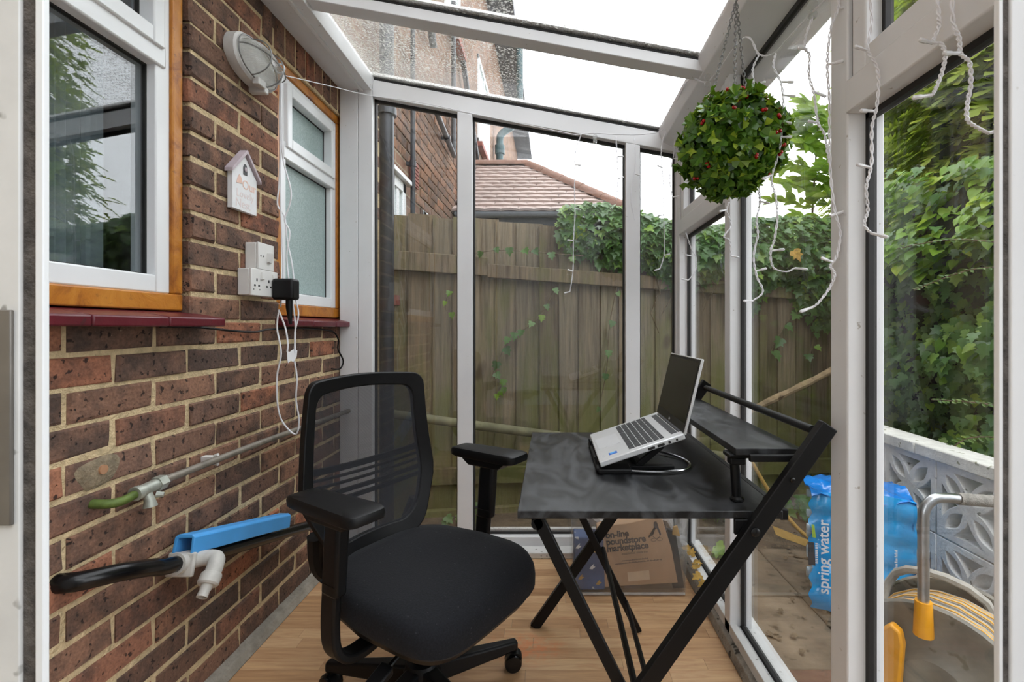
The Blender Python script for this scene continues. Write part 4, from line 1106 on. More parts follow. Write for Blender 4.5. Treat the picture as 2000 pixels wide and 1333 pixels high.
# ------------------------------------------------------------------ neighbour's single-storey extension
EY, EZ, RY, RZ = 4.9, 2.225, 6.02, 3.045
ex = thing('tiled_extension', 'single-storey extension with brown hipped tile roof beyond the fence', 'building', (-.2, 5.2, gz))
MB().box(-.998, .60, EY+.18, 7.2, gz, EZ-.03).build('wall', 'far_brickwork', ex, smooth=False)
xe, xr = .735, -.30
def rx(f): return xe+(xr-xe)*f             # hip edge along the slope
MB().add([(-.998, EY+.02, EZ-.02), (xe, EY+.02, EZ-.02), (xr, RY, RZ-.02), (-.998, RY, RZ-.02), (xe, 7.2, EZ-.02), (-.998, 7.2, EZ-.02)], [(0,1,2,3), (1,4,2), (2,4,5,3), (0,5,4,1)]).build('roof_deck', 'roof_under', ex, smooth=False)
sl = math.hypot(RY-EY, RZ-EZ); nrow = 13; pitch = math.atan2(RZ-EZ, RY-EY)
tw_ = .165
tme = MB(); 
for i in range(6):
    a = -tw_/2+.001+tw_*i/6*.988; b = -tw_/2+.001+tw_*(i+1)/6*.988
    za = .010*(1-(2*(i/6)-1)**2)*.6; zb = .010*(1-(2*((i+1)/6)-1)**2)*.6
    tme.hexa([(a, 0, za), (b, 0, zb), (b, .15, zb), (a, .15, za)], [(a, 0, .024+za), (b, 0, .024+zb), (b, .15, .012+zb), (a, .15, .012+za)])
tme = tme.mesh('roof_tile', 'roof_tile')
for k in range(nrow):
    f = k/nrow; yb = EY-.03+(RY-EY)*f; zb = EZ-.005+(RZ-EZ)*f
    x = -1.0+tw_/2+(tw_/2 if k % 2 else 0)
    while x+tw_/2 < rx(f)+.03:
        o = place(tme, 'roof_tile', ex); o.location = (x+R.uniform(-.002, .002), yb, zb+R.uniform(0, .004)); o.rotation_euler = (pitch-.10, 0, R.uniform(-.01, .01))
        x += tw_
    wl = rx(f)+.035-(x-tw_/2)
    if wl > .02:
        o = place(tme, 'roof_tile', ex); o.location = (x-tw_/2+wl/2, yb, zb); o.rotation_euler = (pitch-.10, 0, 0); o.scale = (wl/tw_, 1, 1)
def halfround(p0, p1, rad, nm):
    p0 = Vector(p0); p1 = Vector(p1); d = (p1-p0).normalized(); s_ = d.cross(Vector((0, 0, 1))).normalized(); u_ = s_.cross(d)
    vs = []; n_ = 8
    for q_, rr in ((p0, rad), (p1, rad*.93)):
        for rr2 in (rr, rr-.014):
            for i in range(n_+1): a = PI*i/n_; vs.append(q_+s_*math.cos(a)*rr2+u_*math.sin(a)*rr2)
    m1 = n_+1; fs = []
    for i in range(n_):
        fs += [(i, i+1, 2*m1+i+1, 2*m1+i), (m1+i+1, m1+i, 3*m1+i, 3*m1+i+1), (i+1, i, m1+i, m1+i+1), (2*m1+i, 2*m1+i+1, 3*m1+i+1, 3*m1+i)]
    MB().add(vs, fs).build(nm, 'ridge_tile', ex)
n_ = 5
for k in range(n_):
    a = Vector((xe+.02, EY-.02, EZ+.01)).lerp(Vector((xr, RY, RZ+.01)), k/n_); b = Vector((xe+.02, EY-.02, EZ+.01)).lerp(Vector((xr, RY, RZ+.01)), (k+1.06)/n_)
    halfround(a, b, .072, 'hip_tile')
for k in range(3): halfround((xr-.25*k, RY, RZ+.015), (max(-.995, xr-.25*(k+1.05)), RY, RZ+.015), .072, 'ridge_tile')
g = MB()
for i in range(8):
    a0 = PI+PI*i/8; a1 = PI+PI*(i+1)/8
    g.hexa([(-.96, EY-.07+.05*math.cos(a0), EZ-.03+.05*math.sin(a0)), (xe+.06, EY-.07+.05*math.cos(a0), EZ-.03+.05*math.sin(a0)), (xe+.06, EY-.07+.05*math.cos(a1), EZ-.03+.05*math.sin(a1)), (-.96, EY-.07+.05*math.cos(a1), EZ-.03+.05*math.sin(a1))],
           [(-.96, EY-.07+.045*math.cos(a0), EZ-.03+.045*math.sin(a0)), (xe+.06, EY-.07+.045*math.cos(a0), EZ-.03+.045*math.sin(a0)), (xe+.06, EY-.07+.045*math.cos(a1), EZ-.03+.045*math.sin(a1)), (-.96, EY-.07+.045*math.cos(a1), EZ-.03+.045*math.sin(a1))])
g.build('gutter', 'gutter', ex)
MB().box(-.96, xe+.02, EY-.02, EY+.0, EZ-.16, EZ-.01).build('fascia', 'soffit_dark', ex)
MB().box(-.96, xe+.02, EY, EY+.2, EZ-.16, EZ-.14).build('soffit', 'soffit_dark', ex)

# ================================================================== OFFICE CHAIR (local axes: +x forwards, +y to its left)
ch = thing('office_chair', 'black office chair with mesh back facing the folding desk', 'chair', (-.365, 1.37, 0), math.radians(-32))
L_ = True
def pb(mb, nm, mat, par=None, **kw): return mb.build(nm, mat, par or ch, local=True, **kw)
# seat cushion: rounded pad with a falling front edge
N = 44; rings = []
def seat_out(q, k):      # superellipse outline
    c, s = math.cos(q), math.sin(q); e_ = .44
    x = .245*abs(c)**e_*(1 if c >= 0 else -1); y = .245*abs(s)**e_*(1 if s >= 0 else -1)
    y *= (1-.16*max(0, -x)/.245)
    return x*k+.03, y*k
def seat_z(x, y, top):
    d = max(0, x-.12)
    return top-1.55*d*d-.006*math.cos(min(1, abs(y)/.24)*PI)*0-.25*max(0, abs(y)-.19)**1.0*.25
m = MB(); vs = []; fs = []
prof = [(.0, .412), (.3, .412), (.55, .412), (.75, .4115), (.90, .409), (.96, .402), (.99, .388), (1.0, .366), (.998, .348), (.97, .337), (.8, .336), (.0, .336)]
for k, z in prof:
    for i in range(N):
        x, y = seat_out(2*PI*i/N, max(k, .001)); vs.append((x, y, seat_z(x, y, z)))
for a in range(len(prof)-1):
    for i in range(N): fs.append((a*N+i, a*N+(i+1) % N, (a+1)*N+(i+1) % N, (a+1)*N+i))
fs = [f[::-1] for f in fs]
m.add(vs, fs); me = m.mesh('seat', 'seat_fabric')
seat = place(me, 'seat', ch, local=True)
m = MB(); vs = []
for k, z in ((.97, .337), (.93, .318), (.5, .312)):
    for i in range(N):
        x, y = seat_out(2*PI*i/N, k); vs.append((x, y, seat_z(x, y, z)))
m.add(vs, [(a*N+i, (a+1)*N+i, (a+1)*N+(i+1) % N, a*N+(i+1) % N) for a in range(2) for i in range(N)]+[tuple(2*N+i for i in range(N))])
pb(m, 'seat_pan', 'black_plastic')
# backrest: bowed frame
def back_pt(s, z):
    """s in -1..1 across, z height; the back bows rearwards in the middle"""
    f_ = min(1, max(0, (z-.40)/.20)); hw = .165+.068*f_*f_*(3-2*f_)
    if z > .60: hw -= .030*(z-.60)/.30
    lean = -.165-.055*(z-.42)/.5-.02*math.sin(PI*(z-.42)/.5)
    return Vector((lean-.045*(1-s*s), hw*s, z))
ztop, zbot = .905, .40
def back_loop(inset):
    pts = []
    zt, zb = ztop-inset, zbot+inset; si = 1-inset/.22
    for k in range(13): pts.append(back_pt(si, zb+.06+(zt-.04-zb-.06)*k/12))
    for k in range(1, 5): a = PI/2*k/5; p = back_pt(si-.17*(1-math.cos(a)), zt-.04+.04*math.sin(a)); pts.append(p)
    for k in range(11): pts.append(back_pt((si-.17)*(1-2*k/10), zt+.008*math.sin(PI*k/10)))
    for k in range(1, 5): a = PI/2*(1-k/5); p = back_pt(-(si-.17*(1-math.cos(a))), zt-.04+.04*math.sin(a)); pts.append(p)
    for k in range(13): pts.append(back_pt(-si, zt-.04-(zt-.04-zb-.06)*k/12))
    for k in range(1, 5): a = PI/2*k/5; pts.append(back_pt(-(si-.30*(1-math.cos(a))), zb+.06-.06*math.sin(a)))
    for k in range(11): pts.append(back_pt(-(si-.30)*(1-2*k/10), zb))
    for k in range(1, 5): a = PI/2*(1-k/5); pts.append(back_pt((si-.30*(1-math.cos(a))), zb+.06-.06*math.sin(a)))
    return pts
lo, li = back_loop(0), back_loop(.040)
vs = []; n = len(lo)
for k in range(n):
    o_, i_ = lo[k], li[k]
    vs += [o_+Vector((.010, 0, 0)), i_+Vector((.006, 0, 0)), i_+Vector((-.012, 0, 0)), o_+Vector((-.016, 0, 0))]
fs = []
for k in range(n):
    l = (k+1) % n
    for a in range(4): b = (a+1) % 4; fs.append((k*4+a, l*4+a, l*4+b, k*4+b))
pb(MB().add(vs, fs), 'back_frame', 'black_plastic', bevel=.004)
# net
m = MB(); NU, NV = 20, 24; vs = []
for j in range(NV+1):
    z = zbot+.02+(ztop-zbot-.04)*j/NV
    for i in range(NU+1):
        s = -.86+1.72*i/NU; s *= 1-.10*max(0, (j/NV-.88)/.12)**2-.25*max(0, (.10-j/NV)/.10)**2
        vs.append(back_pt(s, z)+Vector((.004, 0, 0)))
pb(m.add(vs, [(j*(NU+1)+i, j*(NU+1)+i+1, (j+1)*(NU+1)+i+1, (j+1)*(NU+1)+i) for j in range(NV) for i in range(NU)]), 'back_net', 'chair_net')
# lumbar slats behind the net
for z, th in ((.655, .018), (.632, .007), (.612, .007), (.588, .012), (.566, .012)):
    pts = [back_pt(-.9+1.8*k/14, z-.018*(1-(2*k/14-1)**2))+Vector((-.012, 0, 0)) for k in range(15)]
    vs = []
    for p in pts: vs += [p+Vector((.004, 0, th/2)), p+Vector((.004, 0, -th/2)), p+Vector((-.006, 0, -th/2)), p+Vector((-.006, 0, th/2))]
    fs = [(k*4+a, (k+1)*4+a, (k+1)*4+(a+1) % 4, k*4+(a+1) % 4) for k in range(14) for a in range(4)]+[(0, 1, 2, 3), (59, 58, 57, 56)]
    pb(MB().add(vs, fs), 'lumbar_slat', 'black_plastic')
# back spine joining seat mechanism and back frame
sp_ = [(-.05, 0, .30), (-.17, 0, .305), (-.255, 0, .36), (-.275, 0, .45)]
m = MB()
for s in (-1, 1): m.tube(curve_pts([(-.05, .05*s, .30), (-.18, .09*s, .305), (-.25, .15*s, .37), (-.225, .18*s, .48)], 5), .021, 8)
pb(m, 'back_support', 'black_plastic')
# armrests
for s in (-1, 1):
    e_ = None
    y = .275*s
    pad = []; Np = 30
    for i in range(Np):
        q = 2*PI*i/Np; c, sn = math.cos(q), math.sin(q); x = .138*abs(c)**.22*(1 if c >= 0 else -1); yy = .046*abs(sn)**.32*(1 if sn >= 0 else -1)
        pad.append((x+.005, y+yy*(1+.12*(x/.135))+.006*s))
    vs = []; pr = [(.90, .624), (.985, .629), (1.0, .642), (.975, .650), (.93, .653), (.6, .655)]
    for k, z in pr:
        for (x, yy) in pad: vs.append(((x-.005)*k+.005, (yy-y)*k+y, z-.045*max(0, -(x)-.03)**1.0*.35))
    fs = [(a*Np+i, a*Np+(i+1) % Np, (a+1)*Np+(i+1) % Np, (a+1)*Np+i) for a in range(len(pr)-1) for i in range(Np)]+[tuple(range(Np))[::-1], tuple((len(pr)-1)*Np+i for i in range(Np))]
    pb(MB().add(vs, fs), 'arm_pad', 'black_plastic')
    # telescopic post
    pb(MB().hexa([(-.028, y-.016, .43), (.030, y-.016, .43), (.030, y+.016, .43), (-.028, y+.016, .43)], [(-.012, y-.018, .61), (.042, y-.018, .61), (.042, y+.018, .61), (-.012, y+.018, .61)]), 'arm_sleeve', 'black_plastic', bevel=.008)
    pb(MB().hexa([(-.05, y-.03, .600), (.07, y-.03, .600), (.07, y+.03, .600), (-.05, y+.03, .600)], [(-.08, y-.034, .624), (.10, y-.034, .624), (.10, y+.034, .624), (-.08, y+.034, .624)]), 'arm_head', 'black_plastic', bevel=.006)
    # lower arm: down and curving in below the seat
    pth = curve_pts([(-.004, y, .46), (-.012, y, .36), (-.006, y*.99, .30), (.0, y*.88, .268), (.005, y*.68, .268), (.01, y*.35, .292)], 5)
    vs = []; 
    for i, p in enumerate(pth):
        d = (pth[min(i+1, len(pth)-1)]-pth[max(i-1, 0)]).normalized(); a = Vector((1, 0, 0)); b = d.cross(a).normalized()
        vs += [p+a*.026+b*.011, p-a*.026+b*.011, p-a*.026-b*.011, p+a*.026-b*.011]
    nn = len(pth); fs = [(k*4+a, (k+1)*4+a, (k+1)*4+(a+1) % 4, k*4+(a+1) % 4) for k in range(nn-1) for a in range(4)]+[(3, 2, 1, 0), tuple((nn-1)*4+q for q in range(4))]
    pb(MB().add(vs, fs), 'arm_bracket', 'black_plastic', bevel=.006)
# mechanism, levers, gas column
pb(MB().hexa([(-.10, -.07, .262), (.08, -.07, .262), (.08, .07, .262), (-.10, .07, .262)], [(-.13, -.10, .315), (.11, -.10, .315), (.11, .10, .315), (-.13, .10, .315)]), 'tilt_mechanism', 'black_metal', bevel=.01)
lv = pb(MB().tube([(.09, -.05, .285), (.10, -.17, .262), (.102, -.21, .25)], .006, 8), 'lever', 'black_gloss')
pb(MB().hexa([(.078, -.30, .205), (.12, -.30, .205), (.12, -.20, .243), (.078, -.20, .243)], [(.078, -.30, .218), (.12, -.30, .218), (.12, -.20, .262), (.078, -.20, .262)]), 'lever_paddle', 'black_plastic', lv, bevel=.004)
for k in range(3):
    o = fine_print(.05, .006, 'print_white', 'lettering', frame_mat((.112-.012*k, -.285, .2255), (0, .92, .38), (1, 0, 0)), None, k)
    o.parent = lv
pb(MB().lathe([(.026, .11), (.026, .20), (.020, .20), (.020, .27)], 20), 'gas_column', 'black_gloss')
# five-star base with castors
hub = pb(MB().lathe([(.035, .055), (.05, .062), (.052, .10), (.042, .118), (.028, .12)], 24), 'base_hub', 'black_plastic')
for k in range(5):
    a = math.radians(28+32+72*k); d = Vector((math.cos(a), math.sin(a), 0)); s_ = Vector((-d.y, d.x, 0))
    q0, q1 = d*.03, d*.29
    b_ = [q0-s_*.030+Vector((0, 0, .058)), q1-s_*.015+Vector((0, 0, .062)), q1+s_*.015+Vector((0, 0, .062)), q0+s_*.030+Vector((0, 0, .058))]
    t_ = [q0-s_*.024+Vector((0, 0, .112)), q1-s_*.013+Vector((0, 0, .090)), q1+s_*.013+Vector((0, 0, .090)), q0+s_*.024+Vector((0, 0, .112))]
    leg = pb(MB().hexa(b_, t_), 'base_leg', 'black_plastic', bevel=.007)
    c_ = d*.278; wa = Vector((math.cos(a+1.2), math.sin(a+1.2), 0))
    cas = pb(MB().tube([c_+Vector((0, 0, .066)), c_+Vector((0, 0, .045))], .009, 8), 'castor', 'black_gloss', leg)
    w_ = MB()
    for s in (-1, 1):
        Mx = Matrix.Translation(c_+wa*(.006*s)+Vector((0, 0, .027))) @ Vector((0, 0, 1)).rotation_difference(wa*s).to_matrix().to_4x4()
        w_.lathe([(.010, 0), (.026, .001), (.027, .008), (.024, .017), (.012, .019)], 20, Mx)
    pb(w_, 'castor_wheel', 'black_gloss', leg)
    pb(MB().lathe([(.029, -.014), (.030, 0), (.029, .014)], 16, Matrix.Translation(c_+Vector((0, 0, .032))) @ Vector((0, 0, 1)).rotation_difference(wa).to_matrix().to_4x4() @ Matrix.Scale(.72, 4, (0, 1, 0))), 'castor_hood', 'black_plastic', leg)

# ================================================================== FOLDING DESK
dk = thing('folding_desk', 'black folding desk with raised rear shelf and crossed metal legs', 'desk', (.2, 1.33, 0))
DY0, DY1, DZ = .972, 1.70, .688
MB().box(-.069, .462, DY0, DY1, DZ-.016, DZ).build('desk_top', 'desk_laminate', dk, bevel=.0015)
def sq(p0, p1, w, h, nm, **kw): return MB().bar(p0, p1, w, h, up=(0, 1, 0)).build(nm, 'black_metal', dk, bevel=.002, **kw)
for yy, si_ in ((DY0-.012, 1), (DY1+.012, -1)):
    sq((-.062, yy, .0), (.545, yy, .862), .034, .02, 'leg')
    sq((.300, yy+.026*si_, .0), (-.03, yy+.026*si_, .672), .024, .016, 'cross_leg')
    yy += .022*si_
    # shelf bracket triangle
    sq((.40, yy+.004, .79), (.50, yy+.004, .79), .014, .012, 'shelf_bracket')
    sq((.505, yy+.006, .775), (.435, yy+.006, .700), .018, .012, 'shelf_brace')
for i, xz in enumerate(((.178, .286), (.258, .10))):
    MB().tube([(xz[0], DY0+.03, xz[1]), (xz[0], DY1-.01, xz[1])], .008, 8).build('stretcher', 'black_metal', dk)
MB().tube([(-.03, DY0+.006, .659), (-.03, DY1-.006, .659)], .012, 12).build('fold_bar', 'black_metal', dk)
MB().bar((.470, DY0+.01, .676), (.470, DY1-.01, .676), .016, .022).build('rear_rail', 'black_metal', dk, bevel=.002)
MB().tube([(.532, DY0+.02, .846), (.532, DY1-.02, .846)], .009, 10).build('guard_rail', 'black_metal', dk)
SZ = .806
MB().box(.378, .515, DY0+.028, DY1+.0, SZ-.015, SZ).build('shelf', 'desk_laminate', dk, bevel=.0015)
for yy in (1.03, 1.63):
    st = MB().tube([(.392, yy, DZ), (.385, yy, SZ-.015)], .010, 10).build('shelf_post', 'black_metal', dk)
    MB().box(.368, .412, yy-.02, yy+.02, SZ-.024, SZ-.015).box(.374, .406, yy-.012, yy+.012, SZ-.040, SZ-.024).build('shelf_hinge', 'black_metal', st, bevel=.003)
    MB().lathe([(.013, 0), (.015, .002), (.015, .006), (.011, .010)], 14, Matrix.Translation((.392, yy, DZ))).build('post_foot', 'black_metal', st)
def bolt(p, nrm, rad=.007):
    Mx = Matrix.Translation(p) @ Vector((0, 0, 1)).rotation_difference(Vector(nrm)).to_matrix().to_4x4()
    MB().lathe([(rad, 0), (rad, .002), (rad*.6, .004)], 12, Mx).build('bolt', 'black_gloss', dk)
bolt((.397, DY0-.0225, .655), (0, -1, 0), .009); bolt((.117, DY0-.0225, .255), (0, -1, 0)); bolt((.47, DY0-.0225, .757), (0, -1, 0), .005)
MB().box(.365, .42, DY0-.001, DY0+.008, .640, .671).build('pivot_bracket', 'black_metal', dk, bevel=.002)

# ================================================================== LAPTOP ON A FOLDING RISER
ls = thing('laptop_riser', 'black folding laptop riser standing on the desk top', 'laptop stand', (.24, 1.36, DZ))
yA, yB = 1.215, 1.505
pF = Vector((.122, 0, .706)); pH = Vector((.333, 0, .777))        # front edge and hinge line of the laptop base
dirB = (pH-pF).normalized(); upB = Vector((-dirB.z, 0, dirB.x))
for yy in (yA+.045, yB-.045):
    y_ = Vector((0, yy, 0))
    MB().bar((.12, yy, DZ+.006), (.315, yy, DZ+.006), .02, .010).build('foot_arm', 'black_plastic', ls, bevel=.002)
    MB().bar(pF+y_-upB*.006, pF+dirB*.19+y_-upB*.006, .018, .008).build('tray_arm', 'black_plastic', ls, bevel=.002)
    MB().bar((.225, yy, DZ+.012), pF+dirB*.17+y_-upB*.010, .012, .016).build('strut', 'black_plastic', ls, bevel=.002)
    MB().bar(pF+y_-upB*.008-dirB*.006, pF+y_+upB*.018-dirB*.006, .016, .005).build('front_stop', 'black_plastic', ls, bevel=.001)
MB().bar((.225, yA+.04, DZ+.010), (.225, yB-.04, DZ+.010), .018, .014).build('cross_piece', 'black_plastic', ls, bevel=.003)
MB().box(.115, .20, yA-.005, yA+.05, DZ, DZ+.014).build('foot_block', 'black_plastic', ls, bevel=.004)
MB().box(.112, .128, yA, yB, DZ+.004, DZ+.016).build('front_bar', 'black_plastic', ls, bevel=.003)

lt = thing('laptop', 'open silver laptop with dark screen propped on the riser', 'laptop', (.23, 1.36, .70))
def lp3(a, y, h): p = pF+dirB*a+upB*h; return Vector((p.x, y, p.z))
def slab(a0, a1, y0, y1, h0, h1, nm, mat, par, bev=0):
    return MB().hexa([lp3(a0, y0, h0), lp3(a1, y0, h0), lp3(a1, y1, h0), lp3(a0, y1, h0)], [lp3(a0, y0, h1), lp3(a1, y0, h1), lp3(a1, y1, h1), lp3(a0, y1, h1)]).build(nm, mat, par, bevel=bev)
yA, yB = 1.205, 1.515; D_ = .2226
base = slab(0, D_, yA, yB, .001, .016, 'base', 'aluminium', lt, .003)
slab(.010, .072, 1.315, 1.425, .0159, .0165, 'trackpad', 'trackpad', lt)
slab(.083, .178, yA+.018, yB-.018, .0150, .0162, 'keyboard_well', 'aluminium', lt)
slab(.196, .212, yA+.03, yB-.03, .0158, .0166, 'speaker_grille', 'key', lt)
slab(.214, D_+.003, yA+.03, yB-.03, .006, .018, 'hinge', 'key', lt, .002)
kme = MB().hexa([(-.0074, -.0078, 0), (.0074, -.0078, 0), (.0074, .0078, 0), (-.0074, .0078, 0)], [(-.0068, -.0072, .0014), (.0068, -.0072, .0014), (.0068, .0072, .0014), (-.0068, .0072, .0014)]).mesh('key', 'key')
kb = thing_kb = bpy.data.objects['keyboard_well']
Mk = frame_mat((0, 0, 0), dirB, (0, 1, 0))
rows = [(.090, [1.6, 1, 1, 1, 5.2, 1, 1, 1.2, 1.2]), (.1065, [2.2]+[1]*10+[2.4]), (.123, [1.7]+[1]*11+[1.9]), (.1395, [1.4]+[1]*12+[1.2]), (.156, [1]*13+[1.6]), (.170, [1]*14)]
for a, ks in rows:
    tot = sum(ks); y = yB-.020; un = (yB-yA-.040)/tot
    for kk in ks:
        wk = un*kk; yc = y-wk/2; y -= wk
        p = lp3(a, yc, .0162)
        o = bpy.data.objects.new('key', kme); C.objects.link(o); o.parent = kb
        o.matrix_basis = Matrix.Translation(p) @ frame_mat((0, 0, 0), dirB, (0, 1, 0)) @ Matrix.Diagonal((.98 if a < .165 else .7, wk*.93/.0156, 1, 1))
st_ = slab(.030, .052, 1.232, 1.252, .0161, .0163, 'sticker', 'sticker_blue', lt)
slab(.034, .048, 1.240, 1.2518, .0163, .0164, 'sticker_mark', 'sticker_cyan', st_)
slab(.012, .018, 1.228, 1.250, .0161, .0162, 'model_plate', 'trackpad', lt)
for a0, a1 in ((.125, .143), (.150, .168), (.178, .184)): slab(a0, a1, yA-.0006, yA+.004, .004, .010, 'port', 'gasket', lt)
slab(.198, .203, yA-.0006, yA+.004, .005, .010, 'port', 'gasket', lt)
sT = Vector((.374, 0, .976)); sB = lp3(D_, 0, .012); sB = Vector((sB.x, 0, sB.z)); sd_ = (sT-sB).normalized(); sn = Vector((-sd_.z, 0, sd_.x))  # sn faces the keyboard side
def sp3(a, y, h): p = sB+sd_*a+sn*h; return Vector((p.x, y, p.z))
def sslab(a0, a1, y0, y1, h0, h1, nm, mat, par, bev=0):
    return MB().hexa([sp3(a0, y0, h0), sp3(a0, y0, h1), sp3(a0, y1, h1), sp3(a0, y1, h0)], [sp3(a1, y0, h0), sp3(a1, y0, h1), sp3(a1, y1, h1), sp3(a1, y1, h0)]).build(nm, mat, par, bevel=bev)
SL = (sT-sB).length
lid = sslab(0, SL, yA, yB, -.004, .003, 'lid', 'aluminium', lt, .0015)
sslab(.004, SL-.003, yA+.003, yB-.003, .003, .0042, 'bezel', 'laptop_bezel', lid)
sslab(.026, SL-.010, yA+.007, yB-.007, .0042, .0047, 'screen', 'laptop_screen', lid)
text_obj('hp', .013, 'aluminium', 'logo', frame_mat(sp3(.009, 1.366, .0044), (0, -1, 0), sd_), lid, shear=.2)
# clear cable looping on the desk
cp = curve_pts([(.20, 1.225, DZ+.006), (.27, 1.215, DZ+.006), (.335, 1.235, DZ+.006), (.365, 1.29, DZ+.006), (.35, 1.36, DZ+.006), (.30, 1.42, DZ+.008), (.26, 1.44, DZ+.008)], 8)
tag(MB().tube(cp, .0035, 8).build('charging_cable', 'chrome'), 'shiny loop of cable lying on the desk behind the laptop riser', 'cable')

# ================================================================== STORAGE TUB AND ITS CONTENTS
tx0, tx1, ty0, ty1, tz = .072, .535, 1.898, 2.195, .345
tub = thing('storage_tub', 'clear plastic storage tub on the floor under the desk', 'storage box', ((tx0+tx1)/2, (ty0+ty1)/2, 0))
def tubface(b, t): return MB().hexa(b, t)
k_ = .010; th = .003
def ring(z, ins): return [(tx0+ins, ty0+ins, z), (tx1-ins, ty0+ins, z), (tx1-ins, ty1-ins, z), (tx0+ins, ty1-ins, z)]
b0, b1, t0, t1 = ring(0.002, k_), ring(.006, k_+th), ring(tz, 0), ring(tz, th)
MB().add(b0+t0+b1+t1, [(0, 1, 5, 4), (1, 2, 6, 5), (2, 3, 7, 6), (3, 0, 4, 7), (9, 8, 12, 13), (10, 9, 13, 14), (11, 10, 14, 15), (8, 11, 15, 12), (3, 2, 1, 0), (8, 9, 10, 11), (4, 5, 13, 12), (5, 6, 14, 13), (6, 7, 15, 14), (7, 4, 12, 15)]).build('tub_body', 'tub_plastic', tub, bevel=.008)
MB().box(tx0-.008, tx1+.008, ty0-.008, ty0+.001, tz-.012, tz).box(tx0-.008, tx1+.008, ty1-.001, ty1+.008, tz-.012, tz).build('rim', 'tub_plastic', tub)
MB().box(tx0+.012, tx1-.012, ty0+.010, ty0+.016, .004, .012).build('foot_edge', 'grey_plastic', tub)
# flattened carton with printing, leaning in the tub
cax = Vector((math.cos(.10), 0, math.sin(.10))); cay = Vector((-math.sin(.10), .06, math.cos(.10))).normalized(); cn = cax.cross(cay)
co = Vector((.205, 1.930, .024))
ct = thing('carton', 'brown cardboard carton with black printing inside the clear tub', 'cardboard box', tuple(co))
MB().prism([(0, 0), (.295, -.012), (.285, .12), (.262, .238), (.235, .250), (.12, .236), (.07, .236), (0, .222), (-.012, .12)], co, cax, cay, -cn*.0+Vector((0, .075, 0))).build('body', 'carton', ct, bevel=.002)
def cp3(a, b): return co+cax*a+cay*b+Vector((0, -.0012, 0))
for body, size, a, b in (('on-line', .0355, .028, .188), ('poundstore', .0355, .028, .161), ('marketplace', .0355, .028, .134)):
    text_obj(body, size, 'carton_ink', 'lettering', frame_mat(cp3(a, b), cax, cay), ct, bold=.0011, spacing=.95)
text_obj('established since the', .0125, 'carton_ink', 'lettering', frame_mat(cp3(.085, .117), cax, cay), ct)
fine_print(.105, .006, 'carton_ink', 'lettering', frame_mat(cp3(.083, .092), cax, cay), ct)
fine_print(.185, .006, 'carton_ink', 'lettering', frame_mat(cp3(.055, .082), cax, cay), ct)
def ink(pts, nm='print'):
    return MB().prism(pts, cp3(0, 0), cax, cay, (0, -.0006, 0)).build(nm, 'carton_ink', ct)
ink([(.226, .232), (.236, .234), (.240, .224), (.244, .20), (.250, .182), (.244, .176), (.241, .19), (.235, .208), (.224, .210), (.214, .192), (.198, .178), (.200, .173), (.220, .186), (.226, .20), (.224, .222)], 'penguin_print')
m = MB().tube([cp3(.231+.017*math.cos(2*PI*i/16), .188+.020*math.sin(2*PI*i/16)) for i in range(16)], .0009, 5, closed=True)
m.build('penguin_print', 'carton_ink', ct)
for a in (.218, .242): MB().tube([cp3(a+.011*math.cos(2*PI*i/10), .163+.006*math.sin(2*PI*i/10)) for i in range(10)], .0008, 5, closed=True).build('penguin_print', 'carton_ink', ct)
MB().prism([(.10, .012), (.186, .012), (.186, .048), (.10, .048)], cp3(0, 0), cax, cay, (0, -.0004, 0)).build('paper_label', 'carton_label', ct)
gb = MB().prism([(0, 0), (.125, 0), (.120, .20), (.004, .205)], (.085, 1.925, .014), (1, 0, .01), (0, .05, 1), (0, .09, 0)).build('gift_bag', 'navy_print', bevel=.004)
tag(gb, 'dark blue patterned bag inside the clear tub left of the carton', 'bag')
m = MB(); vs = []
for j in range(9):
    for i in range(13):
        vs.append((.13+.38*i/12, 2.02+.14*j/8, .27+.035*math.sin(i*1.4+j)+.02*math.sin(i*3.1-j*2)-.02*abs(j-4)/4))
n0 = len(vs); vs += [(a, b, c-.02) for a, b, c in vs]
fs = [(j*13+i, j*13+i+1, (j+1)*13+i+1, (j+1)*13+i) for j in range(8) for i in range(12)]; fs += [tuple(n0+q for q in f[::-1]) for f in fs]
for i in range(12): fs += [(i, n0+i, n0+i+1, i+1), (8*13+i+1, n0+8*13+i+1, n0+8*13+i, 8*13+i)]
for j in range(8): fs += [(j*13, (j+1)*13, n0+(j+1)*13, n0+j*13), (j*13+12, n0+j*13+12, n0+(j+1)*13+12, (j+1)*13+12)]
tag(m.add(vs, fs).build('plastic_bag', 'plastic_bag'), 'crumpled pale plastic bag lying on top inside the tub', 'bag')
tag(MB().prism([(0, 0), (.17, .01), (.16, .07), (.01, .06)], (.225, 2.012, .235), (1, 0, .03), (0, .2, 1), (0, .006, 0)).build('paper_sheet', 'amber_paper', bevel=.001), 'amber paper sheet standing behind the carton in the tub', 'paper')
tag(MB().prism([(0, 0), (.030, -.004), (.020, .035), (.004, .03)], (.478, 1.926, .232), (1, 0, 0), (0, .1, 1), (0, .01, 0)).build('amber_wrapper', 'amber_paper', bevel=.001), 'small amber wrapper at the right side inside the tub', 'wrapper')
tag(MB().prism([(0, 0), (.045, 0), (.012, .22), (-.02, .23)], (.485, 1.945, .012), (1, 0, 0), (0, .05, 1), (0, .02, 0)).build('black_folder', 'key', bevel=.001), 'dark folder slanting beside the carton in the tub', 'folder')

